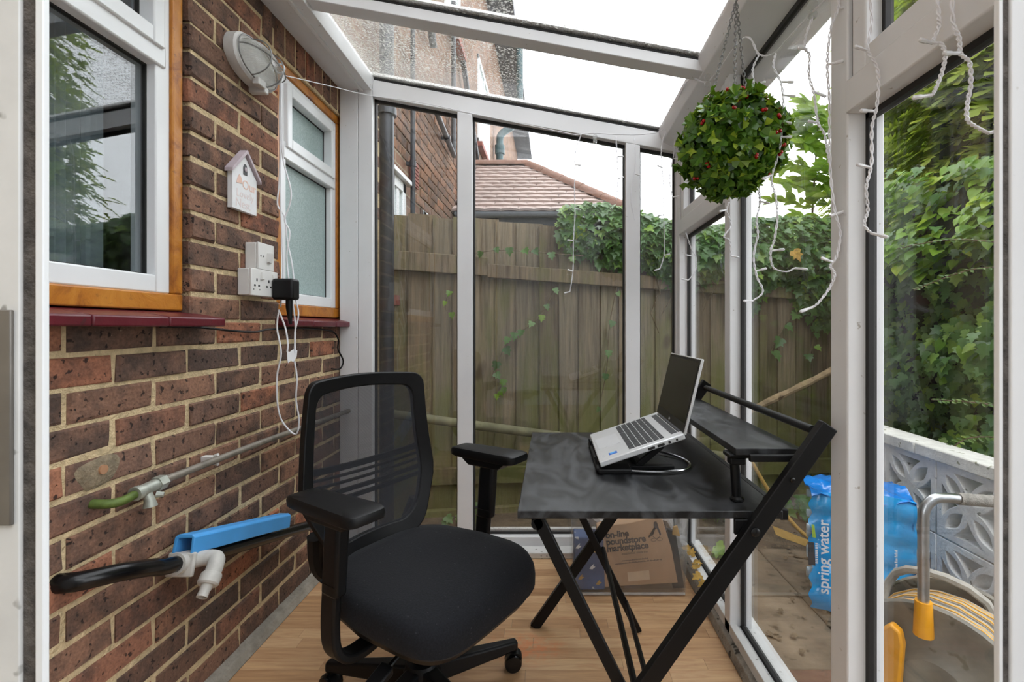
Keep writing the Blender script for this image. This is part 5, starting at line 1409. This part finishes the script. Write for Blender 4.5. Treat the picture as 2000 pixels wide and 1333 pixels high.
# dry leaves blown into the corner by the side sill
for k in range(7):
    y = 1.80+.055*k; x = .590+R.uniform(-.012, .012)
    M = leaf_matrix((x, y, .078+R.uniform(0, .006)), Vector((-.5, -.4, 1))+jit(R, .4), (R.uniform(-1, 1), -1, -.2), R.uniform(.03, .045), R.uniform(0, 6))
    o = leaf_obj('ivy', 'leaf_dry', M, wall_left, 'dry_leaf'); o.parent = None; o.matrix_parent_inverse = Matrix()
    tag(o, 'dry yellow-brown leaf on the side sill beside the tub', 'leaf', 'dry leaves on the side sill')
for k, (a_, b_) in enumerate(((.03, .05), (.075, .09), (.10, .03), (.05, .13), (.09, .155), (.02, .17))):
    MB().prism([(-.012, -.003), (-.002, -.008), (.012, -.002), (.004, .002), (.010, .010), (-.003, .004)], (.085+a_, 1.9245+.05*b_, .014+b_), (1, 0, .3), (-.3, .05, 1), (0, -.001, 0)).build('bag_print', 'print_white' if k % 2 else 'amber_paper', gb)

# ================================================================== ON THE BRICK WALL
# bulkhead lamp
bl = thing('bulkhead_lamp', 'oval ribbed-glass bulkhead lamp with wire cage on the brick wall', 'lamp', (-1.0, 1.585, 1.915))
lc = Vector((XW, 1.585, 1.915)); ly = Vector((0, math.cos(.10), -math.sin(.10))); lz = Vector((0, math.sin(.10), math.cos(.10))); lx = Vector((1, 0, 0))
def oval(a, b, off, n=40, p=.85):
    out = []
    for i in range(n):
        q = 2*PI*i/n; c, s = math.cos(q), math.sin(q)
        out.append(lc+lx*off+ly*(a*abs(c)**p*(1 if c >= 0 else -1))+lz*(b*abs(s)**p*(1 if s >= 0 else -1)))
    return out
def loft(rings, nm, mat, par, cap0=False, cap1=True):
    n = len(rings[0]); vs = [p for r_ in rings for p in r_]
    fs = [(a*n+i, a*n+(i+1) % n, (a+1)*n+(i+1) % n, (a+1)*n+i) for a in range(len(rings)-1) for i in range(n)]
    if cap0: fs.append(tuple(range(n))[::-1])
    if cap1: fs.append(tuple((len(rings)-1)*n+i for i in range(n)))
    return MB().add(vs, fs).build(nm, mat, par)
loft([oval(.108, .064, 0), oval(.112, .068, .004), oval(.112, .068, .034), oval(.106, .062, .040), oval(.096, .053, .040)], 'lamp_body', 'lens_rim', bl, True, True)
rg = []
for k in range(9):
    t = k/8*PI/2; a = .094*math.cos(t)**.6 if k < 8 else .012; b = .052*math.cos(t)**.6 if k < 8 else .008
    base_ = oval(a, b, .040+.055*math.sin(t), 96)
    for i in range(0, 96, 2): base_[i] = base_[i]+(lc+lx*.05-base_[i])*.025
    rg.append(base_)
loft(rg, 'ribbed_lens', 'bulkhead_lens', bl)
def arc(a0, pts_fn, nm='cage_wire'): MB().tube(pts_fn, .0022, 6).build(nm, 'wire_grey', bl)
arc(0, oval(.104, .060, .046)+[oval(.104, .060, .046)[0]])
for f in (-.35, .35):
    arc(0, [lc+lx*(.045+.062*math.sin(PI*k/16))+ly*(.10*f*1.0)+lz*(.060*math.cos(PI*k/16)) for k in range(17)])
arc(0, [lc+lx*(.045+.062*math.sin(PI*k/20)**.8)+ly*(.104*math.cos(PI*k/20)) for k in range(21)])
MB().box(-1.0, -.945, 1.60, 1.625, 1.83, 1.852).build('cable_entry', 'lens_rim', bl, bevel=.004)
MB().box(-.962, -.940, 1.56, 1.60, 1.838, 1.862).build('cage_clip', 'lens_rim', bl, bevel=.003)

# bird-house sign
sg = thing('birdhouse_sign', 'small white bird-house shaped sign with pink lettering on the bricks', 'sign', (-.99, 1.55, 1.43))
sy0, sy1 = 1.495, 1.618; szb = 1.425
prof = [(0, 0), (sy1-sy0, 0), (sy1-sy0, .115), ((sy1-sy0)/2, .178), (0, .115)]
MB().prism(prof, (-.998, sy0, szb), (0, 1, 0), (0, 0, 1), (.016, 0, 0)).build('board', 'sign_white', sg, bevel=.001)
w2 = (sy1-sy0)/2
for s, (a, b) in enumerate((((-.012, .108), (w2, .186)), ((w2, .186), (2*w2+.012, .108)))):
    MB().prism([(a[0], a[1]), (b[0], b[1]), (b[0], b[1]+.012), (a[0], a[1]+.012)], (-.999, sy0, szb), (0, 1, 0), (0, 0, 1), (.026, 0, 0)).build('roof_slat', 'mauve', sg, bevel=.001)
MB().prism([(-.010, 0), (.010, 0), (.010, .022), (.006, .032), (0, .035), (-.006, .032), (-.010, .022)], (-.9815, sy0+w2, szb+.118), (0, 1, 0), (0, 0, 1), (.0008, 0, 0)).build('entrance_hole', 'key', sg)
MB().sphere((-.980, sy0+w2+.001, szb+.135), .006, 8, 6, .5, 1, 1.4).build('bird_figure', 'mauve', sg)
fm = lambda y, z: frame_mat((-.9818, y, z), (0, 1, 0), (0, 0, 1))
text_obj('Our', .042, 'peach', 'lettering', fm(sy0+.047, szb+.072), sg, ext=.0003)
text_obj('Lovely', .034, 'pale_pink', 'lettering', fm(sy0+.018, szb+.042), sg, ext=.0003)
text_obj('Nest', .038, 'pale_pink', 'lettering', fm(sy0+.014, szb+.010), sg, ext=.0003)
MB().prism([(0, 0), (.03, .004), (.024, .022), (.014, .030), (.006, .018)], (-.9816, sy0+.018, szb+.082), (0, 1, 0), (0, 0, 1), (.0006, 0, 0)).build('bird_print', 'peach', sg)

# switch and socket boxes
sw_ = thing('switch_box', 'white single switch box above the double socket', 'switch', (-1.0, 1.62, 1.24))
MB().box(-1.0, -.962, 1.583, 1.669, 1.247, 1.333).build('back_box', 'white_plastic', sw_, bevel=.003)
MB().box(-.962, -.954, 1.582, 1.670, 1.246, 1.334).build('face_plate', 'white_plastic', sw_, bevel=.002)
MB().hexa([(-.954, 1.628, 1.272), (-.947, 1.628, 1.272), (-.947, 1.648, 1.272), (-.954, 1.648, 1.272)], [(-.954, 1.628, 1.304), (-.941, 1.628, 1.304), (-.941, 1.648, 1.304), (-.954, 1.648, 1.304)]).build('rocker', 'white_plastic', sw_, bevel=.001)
for y in (1.594, 1.608, 1.659): MB().lathe([(.003, 0), (.003, .001)], 10, Matrix.Translation((-.954, y, 1.29)) @ Matrix.Rotation(PI/2, 4, 'Y')).build('screw', 'dust_grey', sw_)
so = thing('double_socket', 'white double power socket box below the switch box', 'socket', (-1.0, 1.62, 1.16))
MB().box(-1.0, -.962, 1.545, 1.691, 1.159, 1.245).build('back_box', 'white_plastic', so, bevel=.003)
MB().box(-.962, -.954, 1.544, 1.692, 1.158, 1.2455).build('face_plate', 'white_plastic', so, bevel=.002)
for y0 in (1.562, 1.628):
    MB().box(-.954, -.9534, y0+.008, y0+.014, 1.204, 1.214).box(-.954, -.9534, y0-.004, y0+.004, 1.188, 1.194).box(-.954, -.9534, y0+.018, y0+.026, 1.188, 1.194).build('pin_holes', 'gasket', so)
    MB().box(-.954, -.947, y0+.030, y0+.044, 1.212, 1.236).build('rocker', 'white_plastic', so, bevel=.001)
for y in (1.556, 1.588): MB().lathe([(.0025, 0), (.0025, .0008)], 10, Matrix.Translation((-.954, y, 1.178)) @ Matrix.Rotation(PI/2, 4, 'Y')).build('screw', 'dust_grey', so)
pg = thing('plug_adaptor', 'black plug-in power adaptor in the double socket', 'plug', (-.93, 1.675, 1.15))
MB().box(-.952, -.880, 1.650, 1.700, 1.150, 1.222).build('body', 'black_plastic', pg, bevel=.008)
MB().tube([(-.905, 1.675, 1.152), (-.905, 1.675, 1.125), (-.903, 1.676, 1.09), (-.901, 1.677, 1.065)], [.011, .011, .008, .005], 10).build('strain_relief', 'black_plastic', pg)

# cable tails from the plug and the lamp hook
def cable(pts, rad, mat, name, label, cat='cable', sub=6):
    return tag(MB().tube(curve_pts(pts, sub), rad, 7).build(name, mat), label, cat)
Yc = 1.68
cable([at(545, 605, 1.672), at(541, 640, 1.672), at(549, 690, 1.672), at(541, 735, 1.675), at(542, 790, 1.675), at(552, 825, 1.68), at(577, 849, 1.68), at(584, 822, 1.68), at(578, 780, 1.675), at(580, 740, 1.675), at(575, 705, 1.672)], .0028, 'white_cable', 'adaptor_cable', 'white adaptor cable hanging in a long loop over the brick wall')
cable([at(545, 608, 1.672), at(557, 640, 1.672), at(562, 670, 1.67), at(561, 688, 1.67)], .0028, 'white_cable', 'short_cable', 'short white cable from the plug to the paper tag')
tagm = MB(); p0 = at(560, 686, 1.668)
for du, dv in ((0, 0),): pass
tag(MB().prism([(0, 0), (.012, -.004), (.028, .004), (.046, .0), (.043, -.022), (.030, -.040), (.016, -.034), (.006, -.042), (.002, -.03)], p0, (0.25, .97, 0), (0, 0, 1), (.0015, 0, 0)).build('cable_label', 'sign_white'), 'crumpled white paper tag on the hanging cable', 'tag')
Yl = 1.70
cable([at(548, 148, Yl), at(546, 220, Yl), at(547, 300, Yl), at(545, 360, Yl), at(542, 400, Yl), at(556, 425, Yl), at(561, 470, Yl), at(571, 520, Yl), at(577, 580, Yl), at(583, 615, Yl), at(576, 650, Yl), at(577, 690, Yl)], .0026, 'white_cable', 'light_lead', 'thin white lead hanging from the lamp past the frosted window')
cable([at(551, 145, Yl), at(550, 230, Yl), at(553, 310, Yl), at(568, 370, Yl), at(566, 400, Yl), at(556, 430, Yl), at(566, 455, Yl), at(560, 500, Yl), at(566, 560, Yl), at(573, 600, Yl), at(577, 640, Yl), at(575, 685, Yl)], .0026, 'white_cable', 'light_lead', 'thin white lead with a loose loop in front of the frosted window')
cable([at(549, 150, Yl-.02), at(548, 300, Yl-.02), at(549, 420, Yl-.02), at(553, 520, Yl-.015), at(548, 600, Yl-.01)], .0026, 'white_cable', 'light_lead', 'straight white lead running from the lamp to the plug')
# black cable along the sill
cable([(-.965, 1.20, 1.058), (-.985, 1.36, 1.055), (-.988, 1.50, 1.045), (-.988, 1.62, 1.040), (-.988, 1.70, 1.048), (-.985, 1.9, 1.052), (-.985, 2.1, 1.045), (-.982, 2.185, 1.035), (-.975, 2.22, 1.0), (-.978, 2.225, .955), (-.97, 2.26, .90), (-.975, 2.235, .865), (-.998, 2.20, .868)], .0035, 'black_plastic', 'sill_cable', 'black cable running under the red sills to the corner')

# metal service pipe with valve
sp2 = thing('service_pipe', 'thin grey metal pipe with valve running along the brick wall', 'pipe', (-.96, 1.15, .67))
zp = .676
MB().tube([(-.957, 1.19, zp+.002), (-.957, 1.6, zp), (-.957, 2.2, zp-.012), (-.957, 2.292, zp-.014)], .0095, 10).build('pipe', 'pipe_metal', sp2)
MB().tube(curve_pts([(-1.0, 1.055, .672), (-.975, 1.065, .668), (-.960, 1.085, .667), (-.957, 1.12, .672)], 5), .0100, 10).build('inlet_bend', 'green_brass', sp2)
MB().tube([(-.957, 1.115, .672), (-.957, 1.128, .673)], .0165, 12).build('nut', 'valve_metal', sp2)
MB().tube([(-.957, 1.128, .673), (-.957, 1.175, .675)], .014, 12).build('valve_body', 'valve_metal', sp2)
MB().tube([(-.957, 1.175, .675), (-.957, 1.198, .676)], .018, 6).build('nut', 'valve_metal', sp2)
MB().tube([(-.957, 1.148, .668), (-.950, 1.148, .648), (-.948, 1.148, .632)], [.010, .011, .015], 10).build('drain_cock', 'valve_metal', sp2)
MB().tube([(-.948, 1.165, .655), (-.935, 1.172, .652)], [.008, .006], 8).build('drain_key', 'valve_metal', sp2)
cl = MB().box(-1.0, -.968, 1.385, 1.405, zp-.006, zp+.010).tube([(-.957+.0135*math.cos(PI*k/10-PI/2+PI), 1.395, zp+.0135*math.sin(PI*k/10+PI/2)) for k in range(11)], .005, 6).build('pipe_clip', 'white_plastic', sp2)
# copper stub and mortar patch above it
m = MB(); pp = [(.052*math.cos(2*PI*k/18)*(1+.16*math.sin(k*1.05)), .038*math.sin(2*PI*k/18)*(1+.18*math.sin(k*.7+1))) for k in range(18)]
m.add([(XW-.002, 1.075+a, .735+b) for a, b in pp]+[(XW+.003, 1.075+a*.8, .735+b*.8) for a, b in pp]+[(XW+.0045, 1.075, .735)], [(k, (k+1) % 18, 18+(k+1) % 18, 18+k) for k in range(18)]+[(18+k, 18+(k+1) % 18, 36) for k in range(18)])
pm('mortar_grey', (.24, .19, .125), .95, var=.3, scale=50, bmp=.8, bscale=90)
pt = thing('mortar_patch', 'rough mortar patch with a copper stub on the bricks', 'patch', (XW, 1.075, .735))
m.build('patch', 'mortar_grey', pt)

pm('copper', (.75, .42, .25), .45, metal=.6)
MB().tube([(XW, 1.078, .740), (XW+.008, 1.078, .740)], .0105, 12).build('copper_stub', 'copper', pt)

# black waste pipe with blue channel and grey fittings
bp = thing('waste_pipe_black', 'thick black plastic pipe sloping along the lower brick wall', 'pipe', (-.95, 1.3, .45))
pa = curve_pts([(-1.02, .985, .535), (-.975, 1.0, .532), (-.945, 1.06, .520), (-.94, 1.14, .492), (-.94, 1.22, .462), (-.94, 1.6, .362), (-.94, 1.93, .275)], 6)
MB().tube(pa, .0195, 14).build('pipe', 'black_gloss', bp)
pdir = (Vector((-.94, 1.93, .275))-Vector((-.94, 1.22, .462))).normalized(); pup = Vector((0, -pdir.z, pdir.y)); q0 = Vector((-.94, 1.235, .458))
bc = tag(None or MB().prism([(-.027, -.004), (-.020, -.004), (-.018, .034), (.018, .034), (.020, -.004), (.027, -.004), (.026, .036), (.018, .043), (-.018, .043), (-.026, .036)], q0+pup*.024-pdir*.005, (1, 0, 0), pup, pdir*.475).build('blue_channel', 'blue_plastic', bevel=.002), 'bright blue plastic channel resting on the black wall pipe', 'plastic channel')
ft = thing('pipe_fitting', 'pale grey plastic elbow fitting clamped on the black pipe', 'pipe fitting', tuple(q0))
MB().tube([q0-pdir*.022, q0+pdir*.022], [.026, .026], 16).build('collar', 'grey_plastic', ft)
MB().prism([(-.034, -.034), (.034, -.034), (.034, .024), (-.034, .024)], q0-pdir*.006, (1, 0, 0), pup, pdir*.012).build('clamp', 'grey_plastic', ft, bevel=.004)
e0 = q0+Vector((.018, .022, -.004))
el = curve_pts([e0, e0+Vector((.030, .014, .0)), e0+Vector((.048, .010, -.004)), e0+Vector((.056, -.008, -.016)), e0+Vector((.058, -.024, -.030))], 5)
MB().tube(el, .0195, 14).build('elbow', 'grey_plastic', ft)
e1 = el[-1]; dd = (el[-1]-el[-3]).normalized()
Mx = Matrix.Translation(e1-dd*.006) @ Vector((0, 0, 1)).rotation_difference(dd).to_matrix().to_4x4()
MB().lathe([(.0235, 0), (.0245, .004), (.0245, .024), (.021, .028)], 12, Mx).build('ribbed_nut', 'grey_plastic', ft)
MB().lathe([(.0135, .02), (.0135, .036), (.0118, .040), (.0128, .056), (.0095, .056), (.0095, .03)], 14, Mx, cap=False).build('spigot', 'grey_plastic', ft)

# ================================================================== HOLLY BALL
bc_ = Vector((.463, 1.25, 1.525)); br = .128
hb = thing('holly_ball', 'artificial holly leaf ball with red berries hanging on chains', 'plant ball', (bc_.x, bc_.y, bc_.z))
r = random.Random(11)
cnt = 620; Ms = []
for i in range(cnt):
    z = 1-2*(i+.5)/cnt; q = i*2.399963; rr = math.sqrt(1-z*z); d = Vector((rr*math.cos(q), rr*math.sin(q), z))
    tang = jit(r, 1); tang = (tang-d*tang.dot(d)).normalized()
    p = bc_+d*(br*r.uniform(.84, 1.0))
    M = leaf_matrix(p, d+tang*r.uniform(-.5, .9), tang+d*r.uniform(.3, 1.5), r.uniform(.042, .056), 0)
    Ms.append((d, M))
vis = sorted(range(cnt), key=lambda i: Ms[i][0].y)
for i in vis[:300]: leaf_obj('holly', 'holly', Ms[i][1], hb)
leaf_stuff('holly', 'holly', [Ms[i][1] for i in vis[300:]], hb, 'rear_foliage')
inner = []
for i in range(700):
    d = jit(r, 1)
    if d.length < .1: continue
    d.normalize(); inner.append(leaf_matrix(bc_+d*br*r.uniform(.6, .86), d+jit(r, .6), jit(r, 1), r.uniform(.036, .05), 0))
leaf_stuff('holly', 'holly', inner, hb, 'inner_foliage')
bm2 = MB().sphere((0, 0, 0), .0046, 8, 6).mesh('berry', 'berry')
for k in range(20):
    z = r.uniform(-.9, .95); q = r.uniform(PI, 2*PI); rr = math.sqrt(1-z*z); d = Vector((rr*math.cos(q), rr*math.sin(q), z)); c0 = bc_+d*br*1.0
    for j in range(2):
        o = place(bm2, 'berry', hb); o.location = (0, 0, 0); o.matrix_basis = Matrix.Translation(c0+jit(r, .005))
hook = Vector((.478, 1.262, 1.905))
def chain(p0, p1, nm='chain'):
    p0, p1 = Vector(p0), Vector(p1); d = p1-p0; L = d.length; n = int(L/.0105); m = MB(); d.normalize(); a = d.cross(Vector((.3, 1, 0))).normalized(); b = d.cross(a)
    for k in range(n):
        c = p0+d*(k+.5)*L/n; s_ = a if k % 2 else b
        m.tube([c+d*(.0075*math.cos(2*PI*i/8))+s_*(.0036*math.sin(2*PI*i/8)) for i in range(8)], .0011, 4, closed=True)
    m.build(nm, 'wire_grey', hb)
for dx_, dy_ in ((-.06, -.02), (-.01, -.045), (.05, .03)):
    chain(hook, bc_+Vector((dx_, dy_, math.sqrt(max(0, (br*1.0)**2-dx_**2-dy_**2)))))
MB().tube(curve_pts([hook+Vector((0, 0, -.004)), hook+Vector((.004, 0, .004)), hook+Vector((-.012, .0, .010)), hook+Vector((-.020, .01, .03)), hook+Vector((-.010, .03, .062)), hook+Vector((.006, .035, .058))], 5), .0018, 6).build('hanging_hook', 'wire_grey', hb)

# ================================================================== FAIRY LIGHTS
fl = thing('fairy_lights', 'white icicle fairy-light string draped along the eaves beam and back rail', 'fairy lights', (.55, 1.2, 1.8))
def strand(pts, nm, rad=.0015, tw=.0018):
    c = curve_pts(pts, 10); a = []; b = []
    for i, p in enumerate(c):
        q = i*.9; o_ = Vector((math.cos(q), math.sin(q), 0))*tw; a.append(p+o_); b.append(p-o_)
    m = MB().tube(a, rad, 5).tube(b, rad, 5)
    return m.build(nm, 'white_cable', fl)
def bulb(p, d):
    d = Vector(d).normalized(); p = Vector(p)
    m = MB().tube([p, p+d*.014, p+d*.015, p+d*.026, p+d*.028], [.0026, .0026, .0034, .0034, .0016], 7)
    m.build('bulb', 'bulb', fl)
drops = [
 (1.26, [(1482,108),(1470,135),(1472,165),(1470,185),(1478,215),(1477,250),(1485,290),(1480,330),(1482,370),(1484,395),(1478,430),(1480,460),(1472,500),(1478,540),(1490,570),(1470,588)], [(1473,168,1),(1477,240,-1),(1479,322,1),(1482,393,1),(1476,530,1),(1470,588,-1)]),
 (1.17, [(1515,104),(1511,130),(1525,162),(1530,200),(1527,240),(1523,290),(1510,335),(1507,355),(1515,385),(1518,425),(1512,470),(1505,490),(1510,522),(1535,531),(1552,524)], [(1526,160,1),(1530,186,1),(1523,238,1),(1524,268,1),(1509,342,-1),(1508,490,1),(1552,524,1)]),
 (1.06, [(1588,32),(1574,70),(1572,96),(1581,108),(1580,147),(1590,185),(1597,238),(1610,262),(1616,297),(1622,325),(1634,360)], [(1576,96,-1),(1591,180,1),(1600,240,-1),(1634,360,1)]),
 (.98, [(1637,-20),(1637,15),(1624,50),(1617,100),(1616,140),(1620,200),(1620,270),(1622,340),(1630,410),(1641,455),(1634,500),(1622,520),(1630,535),(1622,560),(1600,590),(1588,600)], [(1638,16,1),(1617,126,1),(1622,422,1),(1626,512,-1),(1588,600,-1)]),
 (.85, [(1696,-30),(1703,40),(1694,95),(1710,125),(1716,160),(1712,210),(1703,250),(1702,320),(1692,365),(1695,410),(1688,438),(1700,455)], [(1694,98,-1),(1705,217,-1),(1702,328,-1),(1700,455,1)]),
 (.70, [(1828,-40),(1833,25),(1834,52),(1822,82),(1838,86),(1846,108),(1840,140),(1828,172),(1820,186)], [(1822,84,-1),(1820,186,-1)]),
 (.66, [(1860,-40),(1861,40),(1873,75),(1876,105),(1893,122),(1896,165),(1889,205),(1890,235),(1910,250),(1930,260)], [(1873,104,-1),(1930,260,1)]),
 (2.19, [(1302,250),(1292,286),(1293,329),(1296,358),(1296,400),(1297,446),(1297,497),(1289,525)], [(1294,328,-1),(1296,420,-1),(1297,499,1),(1289,525,-1)]),
 (2.21, [(1318,262),(1316,300),(1308,350),(1314,385)], [(1316,310,1),(1314,385,1)]),
 (2.245, [(1135,262),(1124,300),(1122,360),(1123,420),(1120,470),(1119,530),(1113,570)], [(1123,322,1),(1122,408,1),(1119,470,-1),(1119,530,-1),(1113,570,-1)]),
 (2.245, [(1203,266),(1206,320),(1207,350),(1204,390)], [(1206,305,1),(1207,349,1)]),
 (2.245, [(1238,268),(1241,320),(1232,385),(1240,430)], [(1240,340,1)]),
 (1.60, [(1424,395),(1420,412),(1428,440),(1414,462),(1425,470),(1428,500)], [(1420,410,-1),(1428,500,1)]),
 (1.95, [(1340,455),(1350,485),(1360,505),(1358,530),(1344,548)], [(1350,500,-1),(1344,548,-1)]),
]
for Y, pts, bs in drops:
    thin = Y > 1.9
    strand([at(u, v, Y) for u, v in pts], 'drop', .0012 if thin else .0015)
    for u, v, s in bs: bulb(at(u, v, Y), (s*.9, R.uniform(-.4, .1), R.uniform(-.35, .3)))
strand([at(1125, 264, 2.25), at(1160, 260, 2.25), at(1205, 263, 2.26), at(1262, 262, 2.25), at(1300, 248, 2.2), at(1342, 160, 1.80), at(1384, 158, 1.62), at(1452, 75, 1.32), at(1482, 106, 1.27), at(1511, 105, 1.22), at(1540, 75, 1.14), at(1586, 25, 1.06), at(1637, -20, .98), at(1700, -60, .86), at(1860, -100, .68)], 'main_cable', .0016)
MB().tube(curve_pts([at(549, 146, 1.70), at(640, 167, 1.98), at(720, 186, 2.26), at(820, 200, 2.27), at(900, 217, 2.275), at(1010, 240, 2.27), at(1125, 264, 2.25)], 6), .0018, 6).build('lead_in_cable', 'white_cable', fl)
# bow of cable at the lamp
MB().tube([at(547+9*math.cos(2*PI*i/12), 134+9*math.sin(2*PI*i/12), 1.69) for i in range(12)], .0028, 6, closed=True).build('cable_knot', 'white_cable', fl)
# clear hooks
def clear_hook(p, label):
    e = thing('clear_hook', label, 'hook', tuple(p)); p = Vector(p)
    for dz, rad in ((.012, .011), (-.010, .010)):
        Mx = Matrix.Translation(p+Vector((0, 0, dz))) @ Matrix.Rotation(PI/2, 4, 'X')
        MB().lathe([(rad*.45, -.003), (rad, -.003), (rad, .003), (rad*.45, .003)], 14, Mx).build('disc', 'hook_plastic', e)
clear_hook(at(1587, 20, 1.06), 'clear plastic hook on the eaves beam near the door')
clear_hook(at(1382, 158, 1.60), 'clear plastic hook on the eaves beam above the holly ball')
clear_hook(at(1162, 272, 2.27), 'clear plastic hook on the head rail of the end screen')

# unseen wall added behind the camera to cut light and darken glass reflections
m = MB().box(-1.6, 5.0, -2.75, -2.6, gz-.1, 3.9)
structure('wall_rear_added', m.build('wall_rear_added', 'added_wall_grey', smooth=False), label='added grey wall out of view behind the camera, for light and reflections')
# fallen leaves and debris on the paving and soil outside the side glass
r = random.Random(21); lit = []
for i in range(120):
    p = (r.uniform(.80, 1.45), r.uniform(1.3, 2.85), gz+r.uniform(.002, .008))
    lit.append(leaf_matrix(p, Vector((0, 0, 1))+jit(r, .35), (r.uniform(-1, 1), r.uniform(-1, 1), 0), r.uniform(.012, .03), 0))
lo_ = leaf_stuff('ivy', 'bark', lit, None, 'leaf_litter'); tag(lo_, 'small dead leaves scattered over the paving outside the side glass', 'leaf litter')
